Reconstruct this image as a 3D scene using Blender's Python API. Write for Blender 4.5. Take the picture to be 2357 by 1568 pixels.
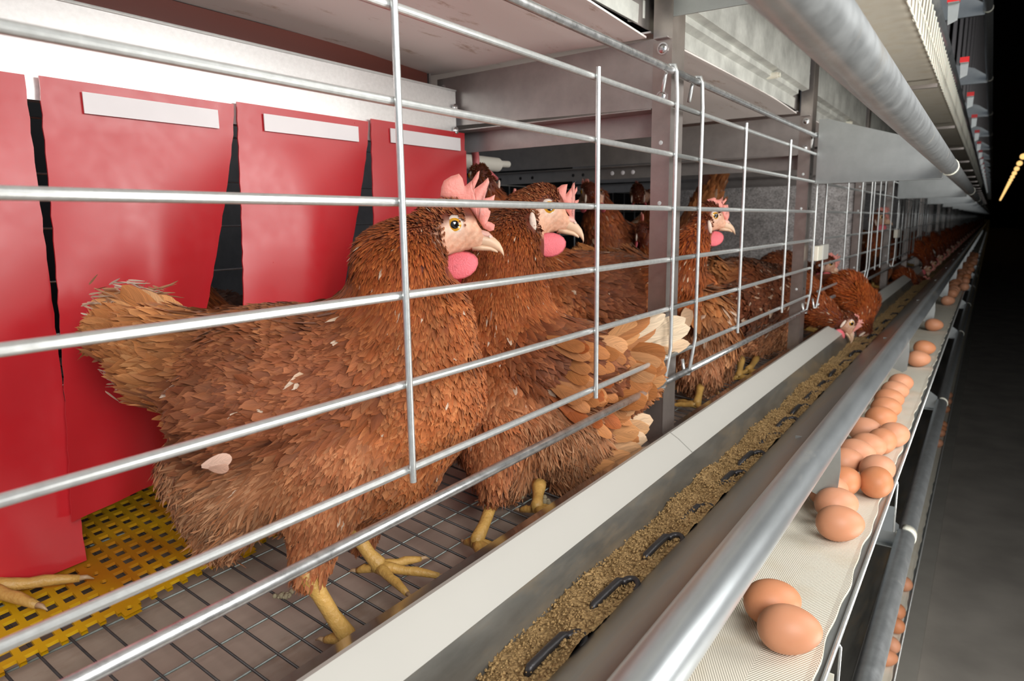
import bpy, bmesh, math, random
import numpy as np
from mathutils import Vector, Matrix

for o in list(bpy.data.objects): bpy.data.objects.remove(o)
SC = bpy.context.scene
COL = SC.collection
CZ = 1.2            # camera height; everything below is laid out relative to the camera height
PI = math.pi

# ------------------------------------------------------------------ camera
RX = Vector((0.82235738, 0.0865975, -0.56234261))
FX = Vector((0.56882153, -0.14780605, 0.80907073))
UX = Vector((-0.01305414, -0.98521787, -0.17080791))
MW = Matrix((RX, FX, UX))                    # world = MW @ (right, down, forward)
right, up, back = MW @ Vector((1,0,0)), MW @ Vector((0,-1,0)), MW @ Vector((0,0,-1))
cd = bpy.data.cameras.new('camera'); cam = bpy.data.objects.new('camera', cd); COL.objects.link(cam)
mm = Matrix((right, up, back)).transposed().to_4x4(); mm.translation = (0,0,CZ)
cam.matrix_world = mm
cd.sensor_width = 36; cd.lens = 1571/2357*36; cd.clip_start = .01; cd.clip_end = 300
cd.dof.use_dof = True; cd.dof.focus_distance = .62; cd.dof.aperture_fstop = 13
SC.camera = cam

# ------------------------------------------------------------------ world, lights, exposure
w = bpy.data.worlds.new('world'); SC.world = w; w.use_nodes = True
w.node_tree.nodes['Background'].inputs[0].default_value = (.75,.85,1,1)
w.node_tree.nodes['Background'].inputs[1].default_value = .4
SC.view_settings.view_transform = 'Standard'; SC.view_settings.look = 'None'
SC.view_settings.exposure = 0.0; SC.view_settings.gamma = 1.0
def area(name, loc, target, size, power, col=(1,1,1), sy=None):
    l = bpy.data.lights.new(name, 'AREA'); l.energy = power; l.color = col
    l.size = size
    if sy: l.shape = 'RECTANGLE'; l.size_y = sy
    o = bpy.data.objects.new(name, l); COL.objects.link(o)
    p = Vector(loc) + Vector((0,0,CZ)); o.location = p
    o.rotation_euler = (Vector(target)+Vector((0,0,CZ))-p).to_track_quat('-Z','Y').to_euler()
    return o
area('flash_softbox', (.95,-.40,.60), (-.5,.55,-.05), .9, 37, (1,.98,.95))
area('aisle_softbox', (.85,1.15,.35), (-.6,.6,.05), .8, 13.5, (1,.98,.95))
area('low_fill', (.75,1.0,-.70), (-.3,1.0,.1), .6, 10.0, (1,.96,.9))  # fill lamp added to brighten the undersides of roof, pipe and upper belt

# ------------------------------------------------------------------ helpers
def at(px, py, x):
    """a point of the photograph (2357x1568) at the depth plane X = x"""
    d = MW @ Vector(((px-1178.5)/1571., (py-784.)/1571., 1.))
    return d*(x/d.x)
def mpp(p):   # metres per pixel at a point
    return (p.x*RX.z + p.y*FX.z + p.z*UX.z)/1571.
def setp(o, label=None, cat=None, group=None, kind=None):
    if label: o['label'] = label
    if cat: o['category'] = cat
    if group: o['group'] = group
    if kind: o['kind'] = kind
    return o
def mesh_obj(name, verts, faces, mat, parent=None, smooth=False, loc=None, mats=None, midx=None):
    me = bpy.data.meshes.new(name)
    me.from_pydata([tuple(v) for v in verts], [], faces)
    if mats:
        for m in mats: me.materials.append(m)
        if midx is not None: me.polygons.foreach_set('material_index', midx)
    else: me.materials.append(mat)
    if smooth: me.polygons.foreach_set('use_smooth', [True]*len(me.polygons))
    me.update()
    o = bpy.data.objects.new(name, me); COL.objects.link(o)
    if parent is not None: o.parent = parent
    else: o.location = Vector(loc or (0,0,0)) + Vector((0,0,CZ))
    return o
def thing(name, label, cat, loc=(0,0,0), group=None, kind=None):
    o = bpy.data.objects.new(name, None); COL.objects.link(o); o.empty_display_size = .02
    o.location = Vector(loc)+Vector((0,0,CZ))
    return setp(o, label, cat, group, kind)
def copy_tree(o, parent=None):
    c = o.copy(); COL.objects.link(c)
    if parent is not None: c.parent = parent
    for ch in list(o.children): copy_tree(ch, c)
    return c
class MB:
    def __init__(s): s.v=[]; s.f=[]
    def add(s, v, f):
        n=len(s.v); s.v += [tuple(a) for a in v]; s.f += [tuple(i+n for i in q) for q in f]
    def box(s, x0,x1,y0,y1,z0,z1):
        v=[(x,y,z) for x in (x0,x1) for y in (y0,y1) for z in (z0,z1)]
        s.add(v,[(0,1,3,2),(4,6,7,5),(0,4,5,1),(2,3,7,6),(0,2,6,4),(1,5,7,3)])
    def tube(s, pts, r, n=10, cap=True):
        pts=[Vector(p) for p in pts]; k=len(pts)
        rs = r if isinstance(r,(list,tuple)) else [r]*k
        base=len(s.v); pn=None
        for i,p in enumerate(pts):
            t=(pts[min(i+1,k-1)]-pts[max(i-1,0)]).normalized()
            if pn is None:
                a=Vector((0,0,1)) if abs(t.z)<.9 else Vector((1,0,0)); pn=t.cross(a).normalized()
            else:
                pn=(pn-t*pn.dot(t))
                pn=pn.normalized() if pn.length>1e-6 else t.orthogonal().normalized()
            b=t.cross(pn)
            for j in range(n):
                a=2*PI*j/n; s.v.append(tuple(p+(pn*math.cos(a)+b*math.sin(a))*rs[i]))
        for i in range(k-1):
            for j in range(n):
                j2=(j+1)%n
                s.f.append((base+i*n+j,base+i*n+j2,base+(i+1)*n+j2,base+(i+1)*n+j))
        if cap:
            s.f.append(tuple(base+j for j in range(n))[::-1]); s.f.append(tuple(base+(k-1)*n+j for j in range(n)))
    def ball(s, c, r, n=12, m=8, sq=(1,1,1)):
        c=Vector(c); base=len(s.v)
        for i in range(m+1):
            th=PI*i/m
            for j in range(n):
                a=2*PI*j/n
                s.v.append((c.x+r*sq[0]*math.sin(th)*math.cos(a), c.y+r*sq[1]*math.sin(th)*math.sin(a), c.z+r*sq[2]*math.cos(th)))
        for i in range(m):
            for j in range(n):
                j2=(j+1)%n; s.f.append((base+i*n+j,base+(i+1)*n+j,base+(i+1)*n+j2,base+i*n+j2))
    def sheet(s, prof, y0, y1, th=.0015, ny=1):
        """folded metal sheet: profile of (x,z) points swept along Y, with thickness"""
        n=len(prof); P=[Vector((a,b)) for a,b in prof]; off=[]
        for i in range(n):
            t=(P[min(i+1,n-1)]-P[max(i-1,0)]).normalized(); off.append(Vector((-t.y,t.x))*th)
        ring=[(p.x,p.y) for p in P]+[((P[i]+off[i]).x,(P[i]+off[i]).y) for i in range(n-1,-1,-1)]
        m=len(ring); v=[]
        for k in range(ny+1):
            y=y0+(y1-y0)*k/ny; v+=[(a,y,b) for a,b in ring]
        f=[]
        for k in range(ny):
            for i in range(m):
                j=(i+1)%m; f.append((k*m+i,k*m+j,(k+1)*m+j,(k+1)*m+i))
        for i in range(n-1):
            a,b,c,d=i,i+1,m-2-i,m-1-i
            f.append((a,d,c,b)); q=ny*m; f.append((q+a,q+b,q+c,q+d))
        s.add(v,f)
    def prism(s, poly, y0, y1):
        """polygon of (x,z) points between two Y"""
        n=len(poly); v=[(a,y0,b) for a,b in poly]+[(a,y1,b) for a,b in poly]
        f=[tuple(range(n)), tuple(range(2*n-1,n-1,-1))]+[(i,i+n,(i+1)%n+n,(i+1)%n) for i in range(n)]
        s.add(v,f)
    def build(s, name, mat, parent=None, smooth=False, loc=None):
        o=mesh_obj(name,s.v,s.f,mat,parent,smooth,loc)
        return o
def arc(cx, cz, r, a0, a1, n):
    return [(cx+r*math.cos(math.radians(a0+(a1-a0)*i/n)), cz+r*math.sin(math.radians(a0+(a1-a0)*i/n))) for i in range(n+1)]

# ------------------------------------------------------------------ materials
def newmat(name):
    m=bpy.data.materials.new(name); m.use_nodes=True
    return m, m.node_tree, m.node_tree.nodes['Principled BSDF']
def simple(name, col, rough=.5, metal=0, bump=0, bscale=200, var=0, vscale=30, sss=0, sssr=(.01,.004,.003), spec=None, coat=0):
    m,t,b=newmat(name); N=t.nodes; L=t.links
    b.inputs['Base Color'].default_value=(*col,1); b.inputs['Roughness'].default_value=rough; b.inputs['Metallic'].default_value=metal
    if spec is not None: b.inputs['Specular IOR Level'].default_value=spec
    if coat: b.inputs['Coat Weight'].default_value=coat; b.inputs['Coat Roughness'].default_value=.15
    if sss:
        b.inputs['Subsurface Weight'].default_value=sss; b.inputs['Subsurface Radius'].default_value=sssr; b.inputs['Subsurface Scale'].default_value=1
    tc=N.new('ShaderNodeTexCoord')
    if var:
        n=N.new('ShaderNodeTexNoise'); n.inputs['Scale'].default_value=vscale; n.inputs['Detail'].default_value=5; L.new(tc.outputs['Object'],n.inputs['Vector'])
        mx=N.new('ShaderNodeMix'); mx.data_type='RGBA'; mx.inputs[6].default_value=(*[c*(1-var) for c in col],1); mx.inputs[7].default_value=(*[min(1,c*(1+var)) for c in col],1)
        L.new(n.outputs['Fac'],mx.inputs[0]); L.new(mx.outputs[2],b.inputs['Base Color'])
    if bump:
        n=N.new('ShaderNodeTexNoise'); n.inputs['Scale'].default_value=bscale; n.inputs['Detail'].default_value=4; L.new(tc.outputs['Object'],n.inputs['Vector'])
        bp=N.new('ShaderNodeBump'); bp.inputs['Strength'].default_value=bump; bp.inputs['Distance'].default_value=.001
        L.new(n.outputs['Fac'],bp.inputs['Height']); L.new(bp.outputs['Normal'],b.inputs['Normal'])
    return m
def galv(name, col=(.62,.64,.63), rough=.34, metal=.85, scale=60, stretch=(1,1,1), amp=.12, stain=None, stain_amt=.0, spangle=0, ctr=.28):
    m,t,b=newmat(name); N=t.nodes; L=t.links
    tc=N.new('ShaderNodeTexCoord'); mp=N.new('ShaderNodeMapping'); mp.inputs['Scale'].default_value=stretch; L.new(tc.outputs['Object'],mp.inputs['Vector'])
    n=N.new('ShaderNodeTexNoise'); n.inputs['Scale'].default_value=scale; n.inputs['Detail'].default_value=6; n.inputs['Roughness'].default_value=.65; L.new(mp.outputs['Vector'],n.inputs['Vector'])
    mx=N.new('ShaderNodeMix'); mx.data_type='RGBA'; mx.inputs[6].default_value=(*[c*(1-ctr) for c in col],1); mx.inputs[7].default_value=(*[min(1,c*(1+ctr*.7)) for c in col],1)
    r0=N.new('ShaderNodeMapRange'); r0.inputs[1].default_value=.3; r0.inputs[2].default_value=.7; L.new(n.outputs['Fac'],r0.inputs[0]); L.new(r0.outputs[0],mx.inputs[0])
    out=mx.outputs[2]
    if spangle:
        v=N.new('ShaderNodeTexVoronoi'); v.inputs['Scale'].default_value=spangle; L.new(tc.outputs['Object'],v.inputs['Vector'])
        m2=N.new('ShaderNodeMix'); m2.data_type='RGBA'; m2.blend_type='OVERLAY'; m2.inputs[0].default_value=.4
        bw=N.new('ShaderNodeRGBToBW'); L.new(v.outputs['Color'],bw.inputs[0]); L.new(out,m2.inputs[6]); L.new(bw.outputs[0],m2.inputs[7]); out=m2.outputs[2]
    if stain:
        n2=N.new('ShaderNodeTexNoise'); n2.inputs['Scale'].default_value=14; n2.inputs['Detail'].default_value=8; n2.inputs['Roughness'].default_value=.7; L.new(mp.outputs['Vector'],n2.inputs['Vector'])
        r2=N.new('ShaderNodeMapRange'); r2.inputs[1].default_value=.5-stain_amt; r2.inputs[2].default_value=.72-stain_amt; L.new(n2.outputs['Fac'],r2.inputs[0])
        m3=N.new('ShaderNodeMix'); m3.data_type='RGBA'; m3.inputs[7].default_value=(*stain,1); L.new(r2.outputs[0],m3.inputs[0]); L.new(out,m3.inputs[6]); out=m3.outputs[2]
        mr=N.new('ShaderNodeMath'); mr.operation='MULTIPLY_ADD'; L.new(r2.outputs[0],mr.inputs[0]); mr.inputs[1].default_value=-metal*.6; mr.inputs[2].default_value=metal; L.new(mr.outputs[0],b.inputs['Metallic'])
    else: b.inputs['Metallic'].default_value=metal
    L.new(out,b.inputs['Base Color'])
    rr=N.new('ShaderNodeMapRange'); rr.inputs[3].default_value=rough-amp; rr.inputs[4].default_value=rough+amp; L.new(n.outputs['Fac'],rr.inputs[0]); L.new(rr.outputs[0],b.inputs['Roughness'])
    bp=N.new('ShaderNodeBump'); bp.inputs['Strength'].default_value=.12; bp.inputs['Distance'].default_value=.0006; L.new(n.outputs['Fac'],bp.inputs['Height']); L.new(bp.outputs['Normal'],b.inputs['Normal'])
    return m
M={}
M['wire']=galv('galvanised_wire',(.70,.72,.71),.32,.72,160,amp=.02,ctr=.12)
M['rod']=galv('galvanised_rod',(.68,.69,.69),.3,.85,90,stain=(.22,.22,.22),stain_amt=-.12)
M['rail']=galv('galvanised_sheet',(.88,.89,.88),.36,.6,220,stretch=(1,.8,1),ctr=.07,amp=.05)
M['post']=galv('galvanised_post',(.46,.41,.38),.34,.85,50,amp=.05,ctr=.1)
M['beam']=galv('galvanised_beam',(.42,.39,.37),.38,.65,30,amp=.05,ctr=.14)
M['tube']=galv('galvanised_pipe',(.62,.66,.68),.32,.8,30,stretch=(1,.25,1),ctr=.12,amp=.05,stain=(.40,.36,.28),stain_amt=-.1)
M['pipe']=galv('scratched_pipe',(.62,.65,.66),.34,.82,40,stretch=(1.5,1.2,1),ctr=.14,amp=.07,stain=(.36,.31,.24),stain_amt=-.1)
M['trough']=galv('dusty_trough_metal',(.27,.265,.24),.34,.7,30,stretch=(1,.25,1),stain=(.30,.22,.13),stain_amt=.02)
M['sheetw']=galv('pale_sheet',(.66,.67,.62),.48,.35,20)
M['partition']=galv('spangled_sheet',(.52,.50,.49),.5,.4,40,spangle=240)
M['strip']=galv('brown_glossy_strip',(.30,.24,.21),.16,.55,20,amp=.05)  # glossy brown metal tone with mild mottling
M['plate']=galv('bracket_sheet',(.46,.48,.47),.36,.75,25,ctr=.09,amp=.04)
M['bolt']=simple('zinc_bolt',(.75,.76,.76),.25,1)
M['lip']=simple('white_plastic_lip',(.50,.49,.45),.42,0,spec=.5,var=.03,vscale=12)
M['nylon']=simple('cream_nylon',(.80,.76,.64),.4,sss=.2)
M['tape']=simple('white_tape',(.86,.83,.84),.45,var=.03)
M['redcap']=simple('red_cap',(.72,.01,.01),.4)
M['chain']=simple('dark_chain_steel',(.075,.072,.075),.42,.7,bump=.3,bscale=300,var=.3)
M['floorwire']=galv('dark_floor_wire',(.05,.042,.04),.45,.4,100)
M['ywire']=galv('green_grey_wire',(.24,.27,.25),.4,.6,100)
M['concrete']=simple('grey_concrete',(.36,.33,.29),.85,bump=.4,bscale=60,var=.4,vscale=5)
M['kerb']=simple('dusty_kerb',(.34,.32,.28),.8,bump=.3,var=.2,vscale=10)
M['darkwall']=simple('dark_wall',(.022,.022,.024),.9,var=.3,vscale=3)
M['shank']=simple('yellow_leg_scales',(.54,.32,.085),.45,bump=1,bscale=300,var=.25,vscale=80,sss=.12)
M['claw']=simple('horn_claw',(.42,.28,.16),.4)
M['beak']=simple('horn_beak',(.74,.50,.34),.38,var=.12,vscale=120,sss=.15)
M['comb']=simple('pink_comb',(.82,.30,.25),.5,bump=.5,bscale=500,var=.12,vscale=90,sss=.35,sssr=(.008,.002,.0015))
M['wattle']=simple('red_wattle',(.78,.16,.19),.5,bump=.7,bscale=650,var=.12,vscale=120,sss=.3,sssr=(.006,.0015,.001))
M['pupil']=simple('eye_black',(.006,.005,.005),.06,coat=1)
M['iris']=simple('eye_amber',(.62,.30,.02),.12,var=.3,vscale=600,coat=1)
M['lid']=simple('pale_eyelid',(.74,.60,.51),.5,bump=.6,bscale=700,sss=.2)
M['cere']=simple('pink_cere',(.80,.46,.38),.5,bump=.5,bscale=400,sss=.2)
M['lobe']=simple('pale_ear_lobe',(.80,.62,.52),.55,bump=.8,bscale=400,sss=.2)
M['pinkpl']=simple('pink_plastic',(.62,.14,.15),.35)
M['tubelamp']=simple('white_plastic_pipe',(.78,.76,.68),.4)
M['dropping']=simple('dry_dropping',(.32,.27,.17),.9,bump=1,bscale=200,var=.5,vscale=200)
M['downy']=simple('white_feather',(.80,.68,.60),.7)

def mat_red():
    m,t,b=newmat('red_pvc'); N=t.nodes; L=t.links
    tc=N.new('ShaderNodeTexCoord'); n=N.new('ShaderNodeTexNoise'); n.inputs['Scale'].default_value=9; n.inputs['Detail'].default_value=5; L.new(tc.outputs['Object'],n.inputs['Vector'])
    mx=N.new('ShaderNodeMix'); mx.data_type='RGBA'; mx.inputs[6].default_value=(.56,.006,.014,1); mx.inputs[7].default_value=(.62,.035,.045,1)
    L.new(n.outputs['Fac'],mx.inputs[0]); L.new(mx.outputs[2],b.inputs['Base Color'])
    b.inputs['Specular IOR Level'].default_value=.9; b.inputs['Coat Weight'].default_value=.3; b.inputs['Coat Roughness'].default_value=.25
    n2=N.new('ShaderNodeTexNoise'); n2.inputs['Scale'].default_value=80; n2.inputs['Detail'].default_value=6; L.new(tc.outputs['Object'],n2.inputs['Vector'])
    r=N.new('ShaderNodeMapRange'); r.inputs[3].default_value=.22; r.inputs[4].default_value=.46; L.new(n2.outputs['Fac'],r.inputs[0]); L.new(r.outputs[0],b.inputs['Roughness'])
    tr=N.new('ShaderNodeBsdfTranslucent'); tr.inputs[0].default_value=(.75,.01,.02,1)
    ms=N.new('ShaderNodeMixShader'); ms.inputs[0].default_value=.12; L.new(b.outputs[0],ms.inputs[1]); L.new(tr.outputs[0],ms.inputs[2]); L.new(ms.outputs[0],N['Material Output'].inputs['Surface'])
    return m
M['red']=mat_red()
def mat_yellow():
    m,t,b=newmat('yellow_mat_plastic'); N=t.nodes; L=t.links
    tc=N.new('ShaderNodeTexCoord'); n=N.new('ShaderNodeTexNoise'); n.inputs['Scale'].default_value=7; n.inputs['Detail'].default_value=6; L.new(tc.outputs['Object'],n.inputs['Vector'])
    r=N.new('ShaderNodeMapRange'); r.inputs[1].default_value=.46; r.inputs[2].default_value=.64; L.new(n.outputs['Fac'],r.inputs[0])
    mx=N.new('ShaderNodeMix'); mx.data_type='RGBA'; mx.inputs[6].default_value=(.56,.33,.005,1); mx.inputs[7].default_value=(.40,.15,.006,1)
    L.new(r.outputs[0],mx.inputs[0]); L.new(mx.outputs[2],b.inputs['Base Color']); b.inputs['Roughness'].default_value=.42
    return m
M['yellow']=mat_yellow()
def mat_belt(name,col,dirty=0):
    m,t,b=newmat(name); N=t.nodes; L=t.links
    tc=N.new('ShaderNodeTexCoord'); sp=N.new('ShaderNodeSeparateXYZ'); L.new(tc.outputs['Object'],sp.inputs[0])
    # chevron weave: ridges run diagonally, mirrored every 4 cm of belt width
    pp=N.new('ShaderNodeMath'); pp.operation='PINGPONG'; pp.inputs[1].default_value=.04; L.new(sp.outputs['X'],pp.inputs[0])
    a=N.new('ShaderNodeMath'); a.operation='MULTIPLY'; a.inputs[1].default_value=.55; L.new(sp.outputs['Y'],a.inputs[0])
    s=N.new('ShaderNodeMath'); s.operation='ADD'; L.new(pp.outputs[0],s.inputs[0]); L.new(a.outputs[0],s.inputs[1])
    k=N.new('ShaderNodeMath'); k.operation='MULTIPLY'; k.inputs[1].default_value=2*PI/.0021; L.new(s.outputs[0],k.inputs[0])
    si=N.new('ShaderNodeMath'); si.operation='SINE'; L.new(k.outputs[0],si.inputs[0])
    n=N.new('ShaderNodeTexNoise'); n.inputs['Scale'].default_value=25; n.inputs['Detail'].default_value=6; L.new(tc.outputs['Object'],n.inputs['Vector'])
    r=N.new('ShaderNodeMapRange'); r.inputs[1].default_value=.5; r.inputs[2].default_value=.8; r.inputs[4].default_value=.5+dirty; L.new(n.outputs['Fac'],r.inputs[0])
    mx=N.new('ShaderNodeMix'); mx.data_type='RGBA'; mx.inputs[6].default_value=(*col,1); mx.inputs[7].default_value=(col[0]*.85,col[1]*.75,col[2]*.6,1); L.new(r.outputs[0],mx.inputs[0])
    r2=N.new('ShaderNodeMapRange'); r2.inputs[1].default_value=-1; r2.inputs[3].default_value=.82; r2.inputs[4].default_value=1; L.new(si.outputs[0],r2.inputs[0])
    m2=N.new('ShaderNodeMix'); m2.data_type='RGBA'; m2.blend_type='MULTIPLY'; m2.inputs[0].default_value=1; L.new(mx.outputs[2],m2.inputs[6]); L.new(r2.outputs[0],m2.inputs[7])
    L.new(m2.outputs[2],b.inputs['Base Color']); b.inputs['Roughness'].default_value=.75
    bp=N.new('ShaderNodeBump'); bp.inputs['Strength'].default_value=.5; bp.inputs['Distance'].default_value=.0004; L.new(si.outputs[0],bp.inputs['Height']); L.new(bp.outputs['Normal'],b.inputs['Normal'])
    return m
M['belt']=mat_belt('woven_cream_belt',(.80,.75,.63))
def mat_manure():
    m,t,b=newmat('white_manure_belt'); N=t.nodes; L=t.links
    tc=N.new('ShaderNodeTexCoord'); mp=N.new('ShaderNodeMapping'); mp.inputs['Scale'].default_value=(9,2.2,9); L.new(tc.outputs['Object'],mp.inputs['Vector'])
    n=N.new('ShaderNodeTexNoise'); n.inputs['Scale'].default_value=4; n.inputs['Detail'].default_value=10; n.inputs['Roughness'].default_value=.75; L.new(mp.outputs['Vector'],n.inputs['Vector'])
    r=N.new('ShaderNodeMapRange'); r.inputs[1].default_value=.58; r.inputs[2].default_value=.70; L.new(n.outputs['Fac'],r.inputs[0])
    mx=N.new('ShaderNodeMix'); mx.data_type='RGBA'; mx.inputs[6].default_value=(.86,.80,.76,1); mx.inputs[7].default_value=(.42,.29,.18,1); L.new(r.outputs[0],mx.inputs[0])
    L.new(mx.outputs[2],b.inputs['Base Color']); b.inputs['Roughness'].default_value=.38
    return m
M['manure']=mat_manure()
def mat_feather():
    m,t,b=newmat('hen_feathers'); N=t.nodes; L=t.links
    at_=N.new('ShaderNodeAttribute'); at_.attribute_name='Col'
    uv=N.new('ShaderNodeUVMap'); uv.uv_map='UVMap'; mp=N.new('ShaderNodeMapping'); mp.inputs['Scale'].default_value=(1,1,1); L.new(uv.outputs[0],mp.inputs['Vector'])
    sp=N.new('ShaderNodeSeparateXYZ'); L.new(mp.outputs[0],sp.inputs[0])
    # barbs run from the shaft outwards and forward
    ab=N.new('ShaderNodeMath'); ab.operation='ABSOLUTE'; L.new(sp.outputs['X'],ab.inputs[0])
    s=N.new('ShaderNodeMath'); s.operation='MULTIPLY_ADD'; L.new(ab.outputs[0],s.inputs[0]); s.inputs[1].default_value=-.45; L.new(sp.outputs['Y'],s.inputs[2])
    cb=N.new('ShaderNodeCombineXYZ'); L.new(s.outputs[0],cb.inputs[1]); L.new(sp.outputs['X'],cb.inputs[0])
    mp2=N.new('ShaderNodeMapping'); mp2.inputs['Scale'].default_value=(1.2,26,1); L.new(cb.outputs[0],mp2.inputs['Vector'])
    n=N.new('ShaderNodeTexNoise'); n.inputs['Scale'].default_value=1; n.inputs['Detail'].default_value=4; L.new(mp2.outputs[0],n.inputs['Vector'])
    r=N.new('ShaderNodeMapRange'); r.inputs[1].default_value=.25; r.inputs[2].default_value=.75; r.inputs[3].default_value=.62; r.inputs[4].default_value=1.3; L.new(n.outputs['Fac'],r.inputs[0])
    m2=N.new('ShaderNodeMix'); m2.data_type='RGBA'; m2.blend_type='MULTIPLY'; m2.inputs[0].default_value=1; L.new(at_.outputs['Color'],m2.inputs[6]); L.new(r.outputs[0],m2.inputs[7])
    L.new(m2.outputs[2],b.inputs['Base Color']); b.inputs['Roughness'].default_value=.6; b.inputs['Specular IOR Level'].default_value=.25
    b.inputs['Sheen Weight'].default_value=.15; b.inputs['Sheen Roughness'].default_value=.4; b.inputs['Sheen Tint'].default_value=(1,.85,.7,1)
    bp=N.new('ShaderNodeBump'); bp.inputs['Strength'].default_value=.35; bp.inputs['Distance'].default_value=.0006; L.new(n.outputs['Fac'],bp.inputs['Height']); L.new(bp.outputs['Normal'],b.inputs['Normal'])
    tr=N.new('ShaderNodeBsdfTranslucent'); L.new(m2.outputs[2],tr.inputs[0])
    ms=N.new('ShaderNodeMixShader'); ms.inputs[0].default_value=.14; L.new(b.outputs[0],ms.inputs[1]); L.new(tr.outputs[0],ms.inputs[2]); L.new(ms.outputs[0],N['Material Output'].inputs['Surface'])
    return m
M['feather']=mat_feather()
def mat_body():
    m,t,b=newmat('hen_skin_and_down'); N=t.nodes; L=t.links
    a=N.new('ShaderNodeAttribute'); a.attribute_name='Col'
    tc=N.new('ShaderNodeTexCoord'); n=N.new('ShaderNodeTexNoise'); n.inputs['Scale'].default_value=260; n.inputs['Detail'].default_value=5; L.new(tc.outputs['Object'],n.inputs['Vector'])
    r=N.new('ShaderNodeMapRange'); r.inputs[3].default_value=.7; r.inputs[4].default_value=1.3; L.new(n.outputs['Fac'],r.inputs[0])
    m2=N.new('ShaderNodeMix'); m2.data_type='RGBA'; m2.blend_type='MULTIPLY'; m2.inputs[0].default_value=1; L.new(a.outputs['Color'],m2.inputs[6]); L.new(r.outputs[0],m2.inputs[7])
    L.new(m2.outputs[2],b.inputs['Base Color']); b.inputs['Roughness'].default_value=.6
    b.inputs['Subsurface Weight'].default_value=.12; b.inputs['Subsurface Radius'].default_value=(.005,.002,.001); b.inputs['Subsurface Scale'].default_value=1
    bp=N.new('ShaderNodeBump'); bp.inputs['Strength'].default_value=.5; bp.inputs['Distance'].default_value=.0007; L.new(n.outputs['Fac'],bp.inputs['Height']); L.new(bp.outputs['Normal'],b.inputs['Normal'])
    return m
M['body']=mat_body()
def mat_egg():
    m,t,b=newmat('brown_eggshell'); N=t.nodes; L=t.links
    oi=N.new('ShaderNodeObjectInfo'); cr=N.new('ShaderNodeValToRGB')
    cr.color_ramp.elements[0].color=(.56,.215,.09,1); cr.color_ramp.elements[1].color=(.62,.30,.18,1); L.new(oi.outputs['Random'],cr.inputs[0])
    tc=N.new('ShaderNodeTexCoord'); n=N.new('ShaderNodeTexNoise'); n.inputs['Scale'].default_value=500; L.new(tc.outputs['Object'],n.inputs['Vector'])
    L.new(cr.outputs[0],b.inputs['Base Color']); b.inputs['Roughness'].default_value=.48; b.inputs['Specular IOR Level'].default_value=.35
    b.inputs['Subsurface Weight'].default_value=.15; b.inputs['Subsurface Radius'].default_value=(.01,.004,.002); b.inputs['Subsurface Scale'].default_value=1
    bp=N.new('ShaderNodeBump'); bp.inputs['Strength'].default_value=.12; bp.inputs['Distance'].default_value=.0003; L.new(n.outputs['Fac'],bp.inputs['Height']); L.new(bp.outputs['Normal'],b.inputs['Normal'])
    return m
M['egg']=mat_egg()
def mat_feed():
    m,t,b=newmat('ground_feed'); N=t.nodes; L=t.links
    tc=N.new('ShaderNodeTexCoord'); n=N.new('ShaderNodeTexNoise'); n.inputs['Scale'].default_value=420; n.inputs['Detail'].default_value=4; L.new(tc.outputs['Object'],n.inputs['Vector'])
    cr=N.new('ShaderNodeValToRGB'); cr.color_ramp.elements[0].position=.3; cr.color_ramp.elements[0].color=(.17,.10,.035,1); cr.color_ramp.elements[1].position=.72; cr.color_ramp.elements[1].color=(.62,.41,.18,1); L.new(n.outputs['Fac'],cr.inputs[0])
    L.new(cr.outputs[0],b.inputs['Base Color']); b.inputs['Roughness'].default_value=.95
    bp=N.new('ShaderNodeBump'); bp.inputs['Strength'].default_value=1; bp.inputs['Distance'].default_value=.002; L.new(n.outputs['Fac'],bp.inputs['Height']); L.new(bp.outputs['Normal'],b.inputs['Normal'])
    return m
M['feed']=mat_feed()
def mat_lamp():
    m,t,b=newmat('warm_lamp'); b.inputs['Emission Color'].default_value=(1,.62,.22,1); b.inputs['Emission Strength'].default_value=1.3; b.inputs['Base Color'].default_value=(.9,.7,.4,1)
    return m
M['lamp']=mat_lamp()

# ------------------------------------------------------------------ the house
YE=62.0           # far end of the rows
P0, PP = .82, .783  # first post and post pitch
NPOST = 52
def struct(name, mb, mat): return setp(mb.build(name, mat), kind='structure')
b=MB(); b.box(-3,2.2,-1.5,YE+30,-1.24,-1.2); struct('floor',b,M['concrete'])
b=MB(); b.box(-.36,-.055,-1.5,YE,-1.2,-1.16); struct('trim_1',b,M['kerb'])
b=MB(); b.box(-3,2.2,-1.5,YE+30,3.2,3.25); struct('ceiling',b,M['darkwall'])
b=MB(); b.box(2.15,2.2,-1.5,YE+30,-1.2,3.2); struct('wall_right',b,M['darkwall'])
b=MB(); b.box(-3.0,-2.95,-1.5,YE+30,-1.2,3.2); struct('wall_left',b,M['darkwall'])
b=MB(); b.box(-3,2.2,YE+30,YE+30.05,-1.2,3.2); struct('wall_back',b,M['darkwall'])
for k in range(22):
    b=MB(); b.ball((0,0,0),.075,12,8); 
    if k==0:
        l0=b.build('ceiling_lamp',M['lamp'],smooth=True); me=l0.data; o=l0
        c=MB(); c.tube([(0,0,.05),(0,0,1.66)],.006,6); c.build('lamp_cord',M['darkwall'],l0)
        setp(l0,'small warm yellow lamp in the string far down the dark aisle','lamp','warm lamps along the dark aisle')
    else: o=copy_tree(l0)
    o.location=(.545,23+k*2.9,1.535+CZ)

# ------------------------------------------------------------------ tiers
def long_obj(name,mb,mat,label,cat,smooth=False,kind=None):
    return setp(mb.build(name,mat,smooth=smooth),label,cat,kind=kind)
def smooth_by_angle(o,ang=40):
    me=o.data; me.polygons.foreach_set('use_smooth',[True]*len(me.polygons))
    try: me.set_sharp_from_angle(angle=math.radians(ang))
    except Exception: pass
YN=-.5
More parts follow.
